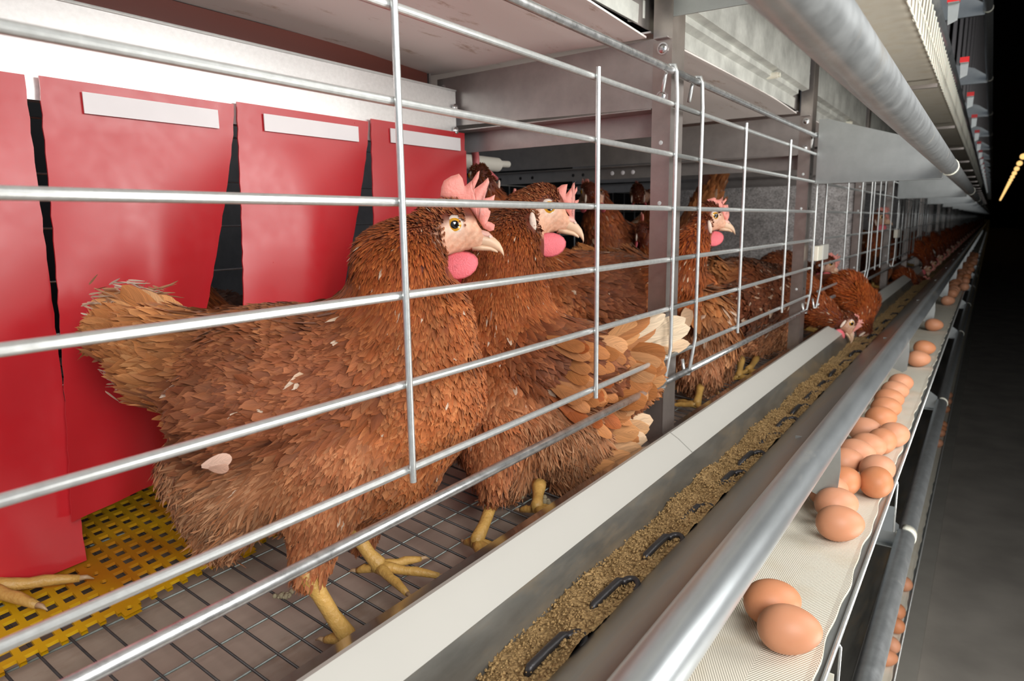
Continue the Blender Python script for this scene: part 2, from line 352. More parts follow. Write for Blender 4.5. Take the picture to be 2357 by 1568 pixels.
# feed trough of the visible tier, and the one of the tier above
def trough(dz, label, detail):
    t=thing('feed_trough',label,'feed trough',(-.235,YN,-.315+dz))
    ox,oy,oz=.235,-YN,.315-dz
    def sh(name,prof,mat,y0=YN,y1=YE,th=.0015,sm=False):
        mb=MB(); mb.sheet([(a+ox,c+dz+oz) for a,c in prof],y0+oy,y1+oy,th); o=mb.build(name,mat,t); smooth_by_angle(o); return o
    yy=[YN]+[.765+.783*2*k for k in range(0,9)]+[YE]
    lipp=[(-.3035,-.2605),(-.302,-.2578),(-.2995,-.2570),(-.290,-.2625),(-.272,-.2765)]
    for a,c in zip(yy[:-1],yy[1:]): sh('lip_cover',lipp,M['lip'],a+.0012,c-.0012,.0022)
    sh('inner_flange',[(-.3035,-.2612),(-.345,-.2835)]+([(-.3465,-.33)] if detail else []),M['strip'])
    sh('inner_wall',[(-.2735,-.2745),(-.263,-.303),(-.258,-.316),(-.206,-.316)],M['trough'])
    sh('outer_wall',[(-.2065,-.3165),(-.200,-.312),(-.2115,-.294),(-.195,-.279),(-.1625,-.2525),(-.147,-.2415)] if False else [(-.2065,-.3165),(-.212,-.296),(-.1625,-.2495),(-.146,-.2415)],M['trough'],th=.0012)
    mb=MB(); mb.tube([(-.132+ox,YN+oy,-.247+dz+oz),(-.132+ox,YE+oy,-.247+dz+oz)],.0162,28); o=mb.build('rolled_rim',M['tube'],t); smooth_by_angle(o)
    return t
trough(0,'long galvanised feed trough with a white plastic lip, full of feed','1')
trough(.65,'feed trough of the tier above, seen from below','')
trough(-.65,'feed trough of the lower tier, glimpsed under the egg belt','1')
# feed
rng=np.random.RandomState(3)
def feed_mesh():
    ys=np.concatenate([np.arange(.12,1.5,.0022),np.arange(1.5,4,.012),np.arange(4,YE,.4)])
    nx=26; us=np.linspace(0,1,nx)
    V=[];n=len(ys)
    ph=rng.rand(12)*6
    rough=rng.rand(n,nx)
    for i,y in enumerate(ys):
        for j,u in enumerate(us):
            x=-.2635+.0525*u; z=-.3035+.0095*u
            z+=.0022*math.sin(y*23+ph[0]+u*2)+.0016*math.sin(y*61+ph[1]+u*5)+.0011*math.sin(y*140+u*9+ph[2])
            z+=.0022*(rough[i,j]-.5)*(1 if y<4 else .3)
            if j==0: z-=.004
            V.append((x+(rough[i,j]-.5)*.0008,y,z))
    F=[(i*nx+j,i*nx+j+1,(i+1)*nx+j+1,(i+1)*nx+j) for i in range(n-1) for j in range(nx-1)]
    # crumbs
    for k in range(5200):
        y=.16+1.35*rng.rand()**1.3; u=rng.rand(); x=-.2625+.0505*u; z=-.3025+.0095*u+.0022*math.sin(y*23+ph[0]+u*2)+.0016*math.sin(y*61+ph[1]+u*5)+.001
        r=.0006+.0011*rng.rand(); q=len(V)
        a=rng.rand(6,3)-.5; a/=np.linalg.norm(a,axis=1)[:,None]
        for d in ((1,0,0),(-1,0,0),(0,1,0),(0,-1,0),(0,0,1),(0,0,-1)):
            s=r*(.6+.8*rng.rand()); V.append((x+d[0]*s,y+d[1]*s,z+d[2]*s))
        F+=[(q,q+2,q+4),(q+2,q+1,q+4),(q+1,q+3,q+4),(q+3,q,q+4),(q+2,q,q+5),(q+1,q+2,q+5),(q+3,q+1,q+5),(q,q+3,q+5)]
    return setp(mesh_obj('ground_feed',V,F,M['feed'],smooth=False),'pale brown crumbly ground feed lying in the long trough','feed',kind='stuff')
feed_mesh()
# feed chain, half buried: hooked links
t=thing('feed_chain','dark steel feed chain of hooked links half buried in the feed','chain',(-.228,.3,-.30))
def link(y,buried,s=1.0,ln=.047):
    mb=MB(); ox,oy,oz=.228,-.3,.30
    x=-.2275; z=-.2945-buried
    p=[(x-.001,y,z-.004),(x-.0005,y+.003,z+.0005),(x,y+ln*.5,z+.0015),(x+.001,y+ln-.004,z+.0025),(x+.0025,y+ln,z+.0015),(x+.005,y+ln+.001,z-.004)]
    mb.tube([(a+ox,c+oy,d+oz) for a,c,d in p],[.0026,.0033,.0033,.0033,.0032,.0024],10)
    q=[(x+.0035,y+ln-.002,z-.004)]
    q=[(x+.004+.0085*(1-math.cos(a))*.8, y+ln-.002+.0105*math.sin(a)-.004*(a/PI), z-.0008+.0022*math.sin(a*.9)-.0022*(a/PI)) for a in [PI*i/10 for i in range(11)]]
    mb.tube([(a+ox,c+oy,d+oz+.002) for a,c,d in q],.0028,8)
    o=mb.build('chain_link',M['chain'],t,smooth=True); return o
chain=[(.262,.0045),(.341,.0),(.431,.0),(.531,.0015),(.618,.003),(.698,.005),(.735,.0035),(.814,.002),(.905,.003),(.995,.002),(1.085,.003),(1.18,.002),(1.28,.003),(1.39,.002),(1.5,.003),(1.62,.002),(1.74,.003),(1.88,.002),(2.02,.003),(2.18,.002),(2.36,.003),(2.56,.002),(2.8,.003),(3.1,.003)]
for y,bu in chain: link(y,bu)
# egg belts
def eggbelt(dz,dx,label,glabel):
    mb=MB(); v=[];f=[]
    ys=list(np.arange(YN,3,.01))+[4,6,10,20,40,YE]
    for i,y in enumerate(ys):
        wv=.0012*math.sin(y*41)+.0008*math.sin(y*97+1) 
        for x,z in ((-.19,-.335),(-.0845,-.335),(-.0795+wv,-.3342),(-.0790+wv,-.3362),(-.19,-.3366)): v.append((x+dx,y,z+dz))
    n=5
    for i in range(len(ys)-1):
        for j in range(n): f.append((i*n+j,i*n+(j+1)%n,(i+1)*n+(j+1)%n,(i+1)*n+j))
    mb.add(v,f); long_obj('egg_belt',mb,M['belt'],label,'belt')
    if dz>0: return
    t=thing('belt_guide',glabel,'rail',(-.078+dx,YN,-.345+dz))
    ox,oy,oz=.078,-YN,.345-dz
    g=MB(); g.sheet([(-.19+ox,-.3395+dz+oz),(-.081+ox,-.3395+dz+oz),(-.0745+ox,-.3405+dz+oz),(-.0735+ox,-.3375+dz+oz)],YN+oy,YE+oy,.0012); g.build('tray',M['plate'],t)
    g=MB(); g.tube([(-.0725+ox,YN+oy,-.3385+dz+oz),(-.0725+ox,YE+oy,-.3385+dz+oz)],.0016,8); g.build('edge_wire',M['wire'],t,smooth=True)
eggbelt(0,0,'cream woven egg belt beside the feed trough, carrying brown eggs','thin metal guide edge along the egg belt beside the trough')
eggbelt(.65,-.052,'cream egg belt of the tier above, seen from below','metal guide edge under the egg belt of the tier above')
eggbelt(-.65,-.014,'cream egg belt of the lower tier, behind the lower pipe','metal guide edge of the lower egg belt near the kerb')
# rail pipes in front of each tier
def pipe(dz,label):
    mb=MB(); z=.095+dz; mb.tube([(-.076,YN,z),(-.076,YE,z)],.0152,36); o=mb.build('rail_pipe',M['pipe']); smooth_by_angle(o); setp(o,label,'pipe')
pipe(0,'scratched galvanised pipe running overhead along the row'); pipe(-.65,'galvanised pipe below the egg belt, clipped in white plastic'); pipe(.65,'galvanised pipe high above the overhead egg belt')
# brackets that carry the pipes
def bracket(name_lbl,dz,group):
    t=thing('pipe_bracket',name_lbl,'bracket',(-.2,0,.08+dz),group)
    mb=MB(); ox,oz=.2,-.08
    mb.prism([(a+ox,c+oz) for a,c in [(-.317,.072),(-.317,.206),(-.30,.205),(-.15,.157),(-.088,.112),(-.086,.072)]],0,.0018); mb.build('plate',M['plate'],t)
    mb=MB(); mb.box(-.317+ox,-.085+ox,-.011,0,.072+oz,.0735+oz); mb.box(-.0865+ox,-.085+ox,-.011,.0,.072+oz,.090+oz); mb.build('flange',M['plate'],t)
    mb=MB(); 
    pts=arc(-.076+ox,.095+oz,.0166,-200,110,16); mb.sheet(pts,-.008,.012,.0022); mb.build('clip',M['nylon'],t,smooth=True)
    return t
br=None
def put_bracket(y,dz,label,group):
    global br
    if br is None: br=bracket('x',0,None); o=br
    else: o=copy_tree(br)
    o.location=Vector((-.2,y,.08+dz+CZ)); setp(o,label,'bracket',group)
put_bracket(P0+PP,0,'wide sheet metal bracket under the overhead pipe at the second post','brackets under the overhead pipe')
for k in range(1,24): put_bracket(P0+PP*(2*k+1),0,'sheet metal bracket under the overhead pipe, far along the row','brackets under the overhead pipe')
put_bracket(1.32,-.65,'nearest bracket with white clip on the lower pipe','brackets on the lower pipe')
put_bracket(2.38,-.65,'bracket with white clip on the lower pipe beside the cluster of eggs','brackets on the lower pipe')
for k in range(20): put_bracket(3.87+k*1.3,-.65,'bracket on the lower pipe far along the row','brackets on the lower pipe')
for k in range(24): put_bracket(P0+PP*(2*k+1),.65,'bracket under the highest pipe along the row','brackets under the highest pipe')
# hook wire below the belt edge near the camera, and its flat tab
t=thing('belt_hanger','white coated wire hanger below the near edge of the egg belt','hanger',(-.072,.56,-.34))
mb=MB(); mb.tube([(0,.0,0),(.0012,.004,-.004),(.0012,.003,-.02),(.001,-.001,-.16)],.0014,8); mb.build('hanger_wire',M['wire'],t,smooth=True)
mb=MB(); mb.box(-.02,0,-.012,-.0105,-.034,-.02); mb.build('tab',M['nylon'],t)
t=thing('belt_hanger','wire hanger with a grey tab below the belt edge, beyond the front eggs','hanger',(-.072,.98,-.34))
mb=MB(); mb.tube([(0,.0,0),(.001,0,-.004),(.001,0,-.07)],.0014,8); mb.build('hanger_wire',M['wire'],t,smooth=True)
mb=MB(); mb.box(-.02,0,-.002,0,-.07,-.035); mb.build('tab',M['plate'],t)
# small rounded brackets holding the trough rim
mb=MB(); ox,oz=.135,.28
mb.prism([(-.028,.02),(-.028,-.035),(.012,-.05),(.019,-.044),(.021,-.01),(.019,.02)],0,.002)
rb=mb.build('trough_bracket',M['plate'],loc=(-.135,.80,-.265)); setp(rb,'small grey bracket below the trough rim beside the egg cluster','bracket','brackets below the trough rim')
for k in range(1,20):
    c=rb.copy(); COL.objects.link(c); c.location.y=.80+k*PP; c['label']='small grey bracket below the trough rim, farther along the row'
# tier above: red capped clips and wire guard
mb=MB()
for k in range(200):
    y=.3+k*.048
    mb.box(-.1285,-.1262,y,y+.024,.306,.343); mb.tube([(-.127,y+.012,.34),(-.124,y+.030,.42)],.0024,6)
for z in (.308,.343,.42): mb.tube([(-.1275,.25,z),(-.1275,9.9,z)],.0018,6)
o=mb.build('wire_guard',M['nylon'],smooth=True); setp(o,'close-set cream wire guard at the edge of the overhead egg belt','wire guard')
tt=thing('capped_clip','x','clip',(0,0,0))
mb=MB(); mb.prism([(-.004,-.008),(.010,-.002),(.011,.026),(-.006,.026)],-.001,.0005); mb.box(-.006,.011,-.011,.0005,.026,.027); mb.build('clip_tab',M['plate'],tt)
mb=MB(); mb.box(-.007,.0115,-.012,.001,.027,.039); mb.build('cap',M['redcap'],tt)
for k in range(20):
    o=tt if k==0 else copy_tree(tt)
    o.location=(-.088,1.47+.57*k,.335+CZ)
    setp(o,'metal clip with a red cap above the overhead belt'+(', nearest the camera' if k==0 else ', farther along the row'),'clip',None if k==0 else 'red capped clips along the overhead belt')
# cross bars under overhead belt
mb=MB(); mb.box(-.242,-.128,0,.008,.292,.300); cb=mb.build('belt_support',M['post'],loc=(0,1.9,0)); setp(cb,'dark cross bar under the overhead egg belt, nearest','cross bar')
for k in range(1,22):
    c=cb.copy(); COL.objects.link(c); c.location.y=1.9+.9*k; c['label']='cross bar under the overhead egg belt, farther along'; c['group']='cross bars under the overhead egg belt'

# posts
def make_post():
    t=thing('post','x','post',(0,0,-1.2))
    mb=MB(); oz=1.2
    mb.box(-.3555,-.3315,0,.0018,0,4.2); o=mb.build('flange',M['post'],t)
    mb=MB(); mb.box(-.3325,-.3312,-.0004,.040,0,4.2); o=mb.build('web',M['post'],t)
    mb=MB(); mb.box(-.346,-.3325,.038,.040,0,4.2); mb.build('return_lip',M['post'],t)
    for i,z in enumerate((.094,.021,-.155,.30)):
        mb=MB(); mb.ball((-.343,.0004,z+oz),.0032,12,6,(1,.25,1)); mb.build('hole',M['hole'],t,smooth=True)
    for i,z in enumerate((.094,.021,-.155)):
        mb=MB(); mb.ball((-.3312,.018,z+oz),.003,12,6,(.25,1,1)); mb.build('hole',M['darkwall'],t,smooth=True)
    return t
M['hole']=simple('bright_hole',(.62,.64,.64),.5)
post=make_post()
post_far=None
for k in range(NPOST):
    if k==0: o=post
    elif k<4: o=copy_tree(post)
    elif post_far is None:
        mb=MB(); mb.box(-.3555,-.3315,0,.0018,0,4.2); mb.box(-.3325,-.3312,0,.040,0,4.2)
        o=post_far=mb.build('post',M['post'])
    else: o=post_far.copy(); COL.objects.link(o)
    o.location=(0,P0+PP*k,0)
    setp(o,['perforated galvanised post in front of the second hen','galvanised post behind the white gate clip','third galvanised post along the gates','fourth galvanised post along the gates'][k] if k<4 else 'galvanised post far along the row','post',None if k<4 else 'far posts of the cage row')
    if k>=4: o['group']='far posts of the cage row'

# ceiling belts above each cage, with supporting side profile
def manure(k):
    y0=P0+PP*(k-1)+.006; y1=P0+PP*k-.006
    mb=MB(); nx,ny=14,10; v=[]; f=[]
    x1=-.72 if k==0 else -1.36
    if k==0: y0=-.6
    for th in (0,.0022):
        for i in range(ny+1):
            for j in range(nx+1):
                x=-.362+(x1+.362)*j/nx; y=y0+(y1-y0)*i/ny
                edge=math.sin(PI*min(1,(y1-y)/.25)*.5)
                v.append((x,y,.2265+th-.0085*(1-edge)*(1 if k==0 else .6)+.001*math.sin(x*20+y*7)))
    n1=(nx+1)*(ny+1)
    for i in range(ny):
        for j in range(nx):
            a=i*(nx+1)+j; f.append((a,a+1,a+nx+2,a+nx+1)); f.append((a+n1,a+n1+nx+1,a+n1+nx+2,a+n1+1))
    for j in range(nx): f.append((j,j+n1,j+1+n1,j+1)); a=ny*(nx+1)+j; f.append((a,a+1,a+1+n1,a+n1))
    for i in range(ny): a=i*(nx+1); f.append((a,a+nx+1,a+nx+1+n1,a+n1)); a+=nx; f.append((a,a+n1,a+nx+1+n1,a+nx+1))
    mb.add(v,f); o=mb.build('manure_belt',M['manure'],smooth=False)
    smooth_by_angle(o)
    return setp(o,'stained white belt forming the roof of the '+['nearest cage','second cage','third cage','fourth cage','fifth cage'][k],'belt')
for k in range(5): manure(k)
mb=MB(); mb.box(-1.36,-.362,P0+PP*4,YE,.2265,.229); long_obj('manure_belt',mb,M['manure'],'white belt roofing the far cages of the row','belt')
def side_profile(k):
    y0=P0+PP*(k-1)+.045; y1=P0+PP*k-.012
    if k==0: y0=-.6
    t=thing('belt_channel','pale metal channel above the roof belt of the '+['nearest cage','second cage','third cage','fourth cage'][k],'channel',(-.35,y0,.24))
    ox,oy,oz=.35,-y0,-.24
    def sh(nm,prof,mat,a,c):
        mb=MB(); mb.sheet([(p+ox,q+oz) for p,q in prof],a+oy,c+oy,.0014); mb.build(nm,mat,t)
    sh('lower_web',[(-.3615,.2285),(-.3605,.249)],M['sheetw'],y0,y1-.02)
    sh('shelf',[(-.3605,.249),(-.349,.2535),(-.349,.262)],M['sheetw'],y0,y1-.045)
    sh('upper_web',[(-.349,.262),(-.336,.2645),(-.336,.395)],M['sheetw'],y0,y1-.012)
    sh('back_web',[(-.366,.230),(-.366,.395)],M['beam'],y0,y1+.05)
    for yb in (y0+.47,):
        mb=MB(); mb.tube([(-.357+ox,yb+oy,.2545+oz),(-.338+ox,yb+oy,.2545+oz)],.0055,14); mb.tube([(-.338+ox,yb+oy,.2545+oz),(-.334+ox,yb+oy,.2545+oz)],.004,12); mb.build('plug',M['nylon'],t,smooth=False)
for k in range(4): side_profile(k)
mb=MB(); mb.prism([(-.331,.238),(-.205,.236),(-.19,.30),(-.19,.34),(-.331,.34)],P0+.0005,P0+.0025); setp(mb.build('trough_support',M['plate']),'grey sheet bracket at the top of the first post, cut by the photo edge','bracket')
# white roller near first post
t=thing('belt_roller','cream plastic roller and stub left of the first post above the roof belt','roller',(-.372,.80,.27))
mb=MB(); mb.tube([(-.004,-.012,.0),(-.004,.016,.0)],.0135,20); mb.build('wheel',M['nylon'],t); smooth_by_angle(t.children[0])
mb=MB(); mb.tube([(-.002,.0,-.012),(-.002,.0,-.034)],.0062,14); mb.tube([(.004,.014,-.01),(.004,.014,-.03)],.0035,10); mb.build('stem',M['sheetw'],t)
# divider beams and partitions
def divider(k,x1,label):
    y=P0+PP*k+.002; t=thing('divider_beam',label,'beam',(-.5,y,.10)); ox,oy,oz=.5,0,-.10
    def bx(nm,mat,*a):
        mb=MB(); mb.box(a[0]+ox,a[1]+ox,a[2],a[3],a[4]+oz,a[5]+oz); return mb.build(nm,mat,t)
    mb=MB(); mb.prism([(x1+ox,.143+oz),(-.356+ox,.136+oz),(-.333+ox,.136+oz),(-.333+ox,.2155+oz),(-.3395+ox,.2165+oz),(x1+ox,.2115+oz)],-.0018,-.0002); mb.build('web_plate',M['beam'],t)
    bx('top_lip',M['beam'],-.352,-.335,-.009,-.0018,.2145,.216)
    bx('lower_flange',M['beam'],x1,-.357,-.0018,.030,.1345,.136)
    bx('lower_angle',M['beam'],x1,-.357,.030,.0315,.106,.136)
    for x,z in ((-.343,.2035),(-.343,.148),(x1+.012,.195),(x1+.012,.155)):
        mb=MB(); mb.ball((x+ox,-.0025,z+oz),.0058,14,8,(1,.55,1)); mb.tube([(x+ox,-.0018,z+oz),(x+ox,-.0035,z+oz)],.0072,14); mb.build('bolt',M['bolt'],t); smooth_by_angle(t.children[-1])
    if k==1:
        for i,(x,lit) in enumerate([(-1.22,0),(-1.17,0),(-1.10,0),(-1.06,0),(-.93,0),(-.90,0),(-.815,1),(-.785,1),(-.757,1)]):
            mb=MB(); mb.ball((x+ox,.0298,.121+oz),.0055 if lit else .0045,12,6,(1,.2,1)); mb.build('hole',M['tape'] if lit else M['darkwall'],t,smooth=True)  # solid discs: white paints light showing through a hole, dark the unlit ones
    return t
divider(0,-.70,'grey cross beam bolted to the first post, over the second hen')
divider(1,-1.36,'grey cross beam at the second post, behind the gate wires')
divider(2,-1.36,'grey cross beam at the third post')
divider(3,-1.36,'grey cross beam at the fourth post')
mb=MB(); mb.box(-.93,-.34,P0+2*PP+.01,P0+2*PP+.012,-.33,.105); setp(mb.build('partition_panel',M['partition']),'spangled grey sheet metal partition at the third post','panel')
mb=MB(); mb.box(-1.36,-.34,P0+6*PP+.01,P0+6*PP+.012,-.33,.24); setp(mb.build('partition_panel',M['partition']),'dim sheet metal partition farther along the row','panel')
# rail and curtains of the nest, on the plane X = -.66
XR=-.66
t=thing('curtain_rail','bright galvanised rail above the red curtains','rail',(XR,-.4,.105)); 
mb=MB(); mb.sheet([(0,0),(0,.083),(.003,.0855),(-.012,.0855)],0,1.213,.0016); mb.sheet([(-.014,0),(-.001,0)],0,1.213,.0016); o=mb.build('rail_web',M['rail'],t)
for z in (.06,.028):
    mb=MB(); mb.ball((.004,1.207,z),.0058,14,8,(.6,1,1)); mb.build('bolt',M['bolt'],t,smooth=True)
M['maroon']=simple('red_reflection_channel',(.20,.055,.04),.35)  # red-brown base colour stands in for the curtains' reflection in the glossy roof
mb=MB(); mb.box(-.724,-.702,-.6,.80,.17,.2262); long_obj('roof_channel',mb,M['maroon'],'channel tinted with a red curtain reflection between the bright rail and the stained roof belt','channel')
def curtain(label,y0,y1,zt,zb,yb0,yb1,bow,curl,tape,zb2=None,sw=(0,0),holes=True):
    """hanging PVC flap: top edge y0..y1 on the rail, bottom edge yb0..yb1; bow = bulge towards the gate; curl = edges turning back"""
    t=thing('red_curtain',label,'curtain',(XR+.004,(y0+y1)/2,zt)); ox,oy,oz=-(XR+.004),-(y0+y1)/2,-zt
    nu,nv=24,36; v=[]; f=[]
    zb2=zb if zb2 is None else zb2
    for s in (0,1):
        for i in range(nv+1):
            q=i/nv
            for j in range(nu+1):
                u=j/nu
                yy=(y0+(y1-y0)*u)*(1-q**1.3)+(yb0+(yb1-yb0)*u)*q**1.3
                zbb=zb+(zb2-zb)*u
                z=zt+(zbb-zt)*q
                qq=max(0,(q-.09)/.91)
                x=XR+.004+bow*qq**1.25+curl[0]*qq*(1-u)**2+curl[1]*qq*u**2+.008*math.sin(PI*u)*math.sin(PI*min(1,qq*1.4))
                x+=.0018*math.sin(u*9+q*4)*qq + s*.0016 + .009*qq*math.exp(-((u-(.35+.45*q))/.2)**2)
                if j in (0,nu): yy+=.0005*math.sin(i*2.7)
                v.append((x+ox,yy+oy,z+oz))
    n1=(nu+1)*(nv+1)
    for i in range(nv):
        for j in range(nu):
            a=i*(nu+1)+j; f.append((a,a+nu+1,a+nu+2,a+1)); f.append((a+n1,a+n1+1,a+n1+nu+2,a+n1+nu+1))
    for i in range(nv): a=i*(nu+1); f.append((a,a+n1,a+n1+nu+1,a+nu+1)); a+=nu; f.append((a,a+nu+1,a+n1+nu+1,a+n1))
    for j in range(nu): a=nv*(nu+1)+j; f.append((a,a+n1,a+1+n1,a+1)); f.append((j,j+1,j+1+n1,j+n1))
    smooth_by_angle(mesh_obj('flap',v,f,M['red'],t))
    if tape:
        a,c=tape; mb=MB(); mb.box(XR+.0070+ox,XR+.0082+ox,a+oy,c+oy,zt-.0265+oz,zt-.0085+oz); mb.build('white_tape',M['tape'],t)
    return t
curtain('leftmost red curtain flap, cut by the edge of the photo',.06,.2545,.123,-.294,.06,.245,.012,(0,.008),None,zb2=-.289)
curtain('wide red curtain flap behind the tail of the front hen',.265,.4432,.124,-.248,.235,.352,.012,(.02,-.03),(.296,.423))
curtain('red curtain flap left of the neck of the front hen',.447,.6315,.127,-.20,.418,.555,.010,(.004,-.03),(.477,.612),)
curtain('narrow red curtain flap behind the comb of the front hen',.6365,.825,.131,-.23,.612,.812,.008,(.004,0),(.668,.812))
# dark red flap seen edge-on beside the last one
mb=MB(); mb.box(-.668,-.6655,.818,.842,-.23,.108); setp(mb.build('red_curtain',M['red']),'dark red curtain edge at the far end of the nest','curtain')

# floor of the cages
ZF=lambda x: -.33+.1157*(-x-.33)
def cage_floor():
    t=thing('wire_floor','wire mesh floor that slopes towards the feed trough','wire floor',(-.33,0,-.33))
    mb=MB()
    for k in range(int((3.4+.1)/.0222)):
        y=-.1+.0222*k+.006
        mb.tube([(-.345,y,ZF(-.345)-.0012),(-1.3,y,ZF(-1.3)-.0012)],.0011,6)
    o=mesh_obj('cross_wire',[(a+.33,c,d+.33) for a,c,d in mb.v],mb.f,M['floorwire'],t,smooth=True); o['kind']='stuff'
    mb=MB()
    for k in range(22):
        x=-.378-.0415*k; mb.tube([(x,-.15,ZF(x)-.0032),(x,3.4,ZF(x)-.0032)],.001,6)
    o=mesh_obj('long_wire',[(a+.33,c,d+.33) for a,c,d in mb.v],mb.f,M['ywire'],t,smooth=True)
    return t
cage_floor()
# the brown-stained belt below the wire floor
mb=MB(); mb.box(-1.36,-.35,-.6,YE,-.3475,-.3455)
def mat_lower():
    m=galv('stained_lower_belt',(.37,.295,.24),.5,0,12,stretch=(1,.3,1),stain=(.22,.14,.09),stain_amt=-.05); return m
M['lower']=mat_lower()
mb.v=[(x,y,z+(ZF(x)+.33 if x<-.5 else 0)-.004) for x,y,z in mb.v]
long_obj('manure_belt',mb,M['lower'],'grey-brown stained belt below the wire floor','belt')
# yellow perforated mat
def mat_mesh():
    px,py=.0164,.01405; w=.0029; th=.0028
    V=[];F=[]; ang=math.radians(-4.5)
    vmap={}
    def vert(x,y,top):
        k=(round(x,5),round(y,5),top)
        if k not in vmap: vmap[k]=len(V); V.append((x,y,top))
        return vmap[k]
    nx,ny=26,46
    def holecell(i,j):
        return (j%8)!=7
    for i in range(nx):
        for j in range(ny):
            x0,x1=i*px,(i+1)*px; y0,y1=j*py,(j+1)*py
            if i==0 and (j%8)!=7: x0+=px*.45
            if holecell(i,j):
                a,c=w,w*.85
                if i==0:
                    # open notch at the cut edge: only the webs between the holes
                    ins=[(x0,y0+c),(x1-a,y0+c),(x1-a,y1-c),(x0,y1-c)]
                    out=[(x0,y0),(x1,y0),(x1,y1),(x0,y1)]
                    quads=[(0,1,1,0),(1,2,2,1),(2,3,3,2)]
                else:
                    ins=[(x0+a,y0+c),(x1-a,y0+c),(x1-a,y1-c),(x0+a,y1-c)]
                    out=[(x0,y0),(x1,y0),(x1,y1),(x0,y1)]
                    quads=[(0,1,1,0),(1,2,2,1),(2,3,3,2),(3,0,0,3)]
                n=4
            else:
                cx,cy=(x0+x1)/2,(y0+y1)/2; ins=[(cx+.0032*math.cos(-3*PI/4+q*PI/4),cy+.0032*math.sin(-3*PI/4+q*PI/4)) for q in range(8)]
                out=[(x0,y0),(cx,y0),(x1,y0),(x1,cy),(x1,y1),(cx,y1),(x0,y1),(x0,cy)]
                quads=[(q,(q+1)%8,(q+1)%8,q) for q in range(8)]
            for a0,b0,b1,a1 in quads:
                for top,fl in ((th,False),(0,True)):
                    f=[vert(*out[a0],top),vert(*out[b0],top),vert(*ins[b1],top),vert(*ins[a1],top)]
                    if len(set(f))>2: F.append(tuple(f[::-1] if fl else f))
                F.append((vert(*ins[a1],th),vert(*ins[b1],th),vert(*ins[b1],0),vert(*ins[a1],0)))
            # outer rim
        
    R=[]
    for x,y,z in V:
        X=-.519-x*math.cos(ang)+ (y)*math.sin(ang)*1.0; Y=.02+y*math.cos(ang)+x*math.sin(-ang)*1.0
        R.append((X,Y,ZF(X)+z+.0004))
    return setp(mesh_obj('perforated_mat',R,F,M['yellow']),'yellow perforated plastic mat lying on the wire floor below the curtains','mat')
mat_mesh()
# dark inside of the nest behind the curtains
mb=MB(); 
for k in range(7): mb.tube([(-.80,-.4,-.22+k*.055),(-.80,.8,-.22+k*.055)],.0013,6)
o=mb.build('nest_wire_panel',M['wire'],smooth=True); setp(o,'fine horizontal wires seen in the dark gaps between the red curtains','wire panel')
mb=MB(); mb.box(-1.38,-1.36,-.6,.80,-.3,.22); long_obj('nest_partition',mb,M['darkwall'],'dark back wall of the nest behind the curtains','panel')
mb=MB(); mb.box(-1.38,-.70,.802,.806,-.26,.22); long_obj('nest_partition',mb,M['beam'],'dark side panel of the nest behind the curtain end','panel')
# back gate beyond the second cage
t=thing('back_wire_gate','dim wire gate at the very back of the cages','wire gate',(-1.33,1.2,-.2))
mb=MB()
for k in range(40): mb.tube([(0,.05+k*.11,-.05),(0,.05+k*.11,.32)],.0022,6)
o=mb.build('upright_wires',M['wire'],t,smooth=True)
mb=MB()
for z in (-.03,.06,.15,.24,.32): mb.tube([(0,0,z),(0,4.5,z)],.0022,6)
mb.build('level_wires',M['wire'],t,smooth=True)
# white pipe and pink drinker hanger behind the first divider
t=thing('water_pipe','white plastic pipe end beyond the red curtains','pipe',(-.74,.90,.10))
mb=MB(); mb.tube([(0,-.03,.0025),(0,.125,.002)],.0125,20); mb.build('sleeve',M['tubelamp'],t); smooth_by_angle(t.children[0])
mb=MB(); mb.tube([(0,.125,.004),(0,.16,.005)],.006,14); mb.build('pipe_end',M['tubelamp'],t); smooth_by_angle(t.children[1])
t=thing('drinker_hook','pink plastic hook hanging over the white pipe','hook',(-.70,.90,.12))
mb=MB(); pts=[at(1093,345,-.70),at(1095,365,-.69),at(1096,385,-.69),at(1108,397,-.69),at(1124,400,-.69),at(1144,412,-.69)]
L0=Vector((-.70,.90,.12)); mb.tube([p-L0 for p in pts],[.006,.006,.006,.0085,.007,.003],10); mb.build('hook_arm',M['pinkpl'],t,smooth=True)

# ------------------------------------------------------------------ gates
WZ=(.1345,.0770,.0140,-.0475,-.1085,-.1695)
def gate_mesh(y0,y1,verts,first,last,detail,t):
    XH=-.3205; XV=-.3155
    top,bot=.1725,-.2025
    for nm,z,r,m in (('top_rod',top,.0042,'rod'),('bottom_rod',bot,.0042,'rod')):
        mb=MB(); mb.tube([(XH-.002,y0-.025 if nm=='x' else y0,z),(XH-.002,y1,z)],r,16); mb.build(nm,M[m],t,smooth=True)
    for z in WZ:
        mb=MB(); mb.tube([(XH,y0-.0,z),(XH,y1-.0,z)],.0030,14); mb.build('level_wire',M['wire'],t); smooth_by_angle(t.children[-1],60)
    for y in verts:
        mb=MB(); mb.tube([(XV,y,.1425),(XV,y,-.1775)],.0024,14); mb.build('upright_wire',M['wire'],t); smooth_by_angle(t.children[-1],60)
    for y,sg in ((y0,-1),(y1,1)):
        if (sg<0 and not first) or (sg>0 and not last): continue
        p=[(XH-.011,y-.006,top-.024),(XH-.0085,y-.004,top-.004),(XH-.004,y-.002,top+.0065),(XH+.001,y,top+.006),(XH+.003,y+.001,top-.002),(XV,y,.140),(XV,y,.134),(XV,y,0),(XV,y,-.150),(XV,y,-.157),(XH+.0,y-.002,bot+.006),(XH-.001,y-.004,bot-.005),(XH-.006,y-.006,bot-.006),(XH-.009,y-.008,bot+.016)]
        mb=MB(); mb.tube(p,.0024,12); mb.build('end_wire',M['wire'],t,smooth=True)
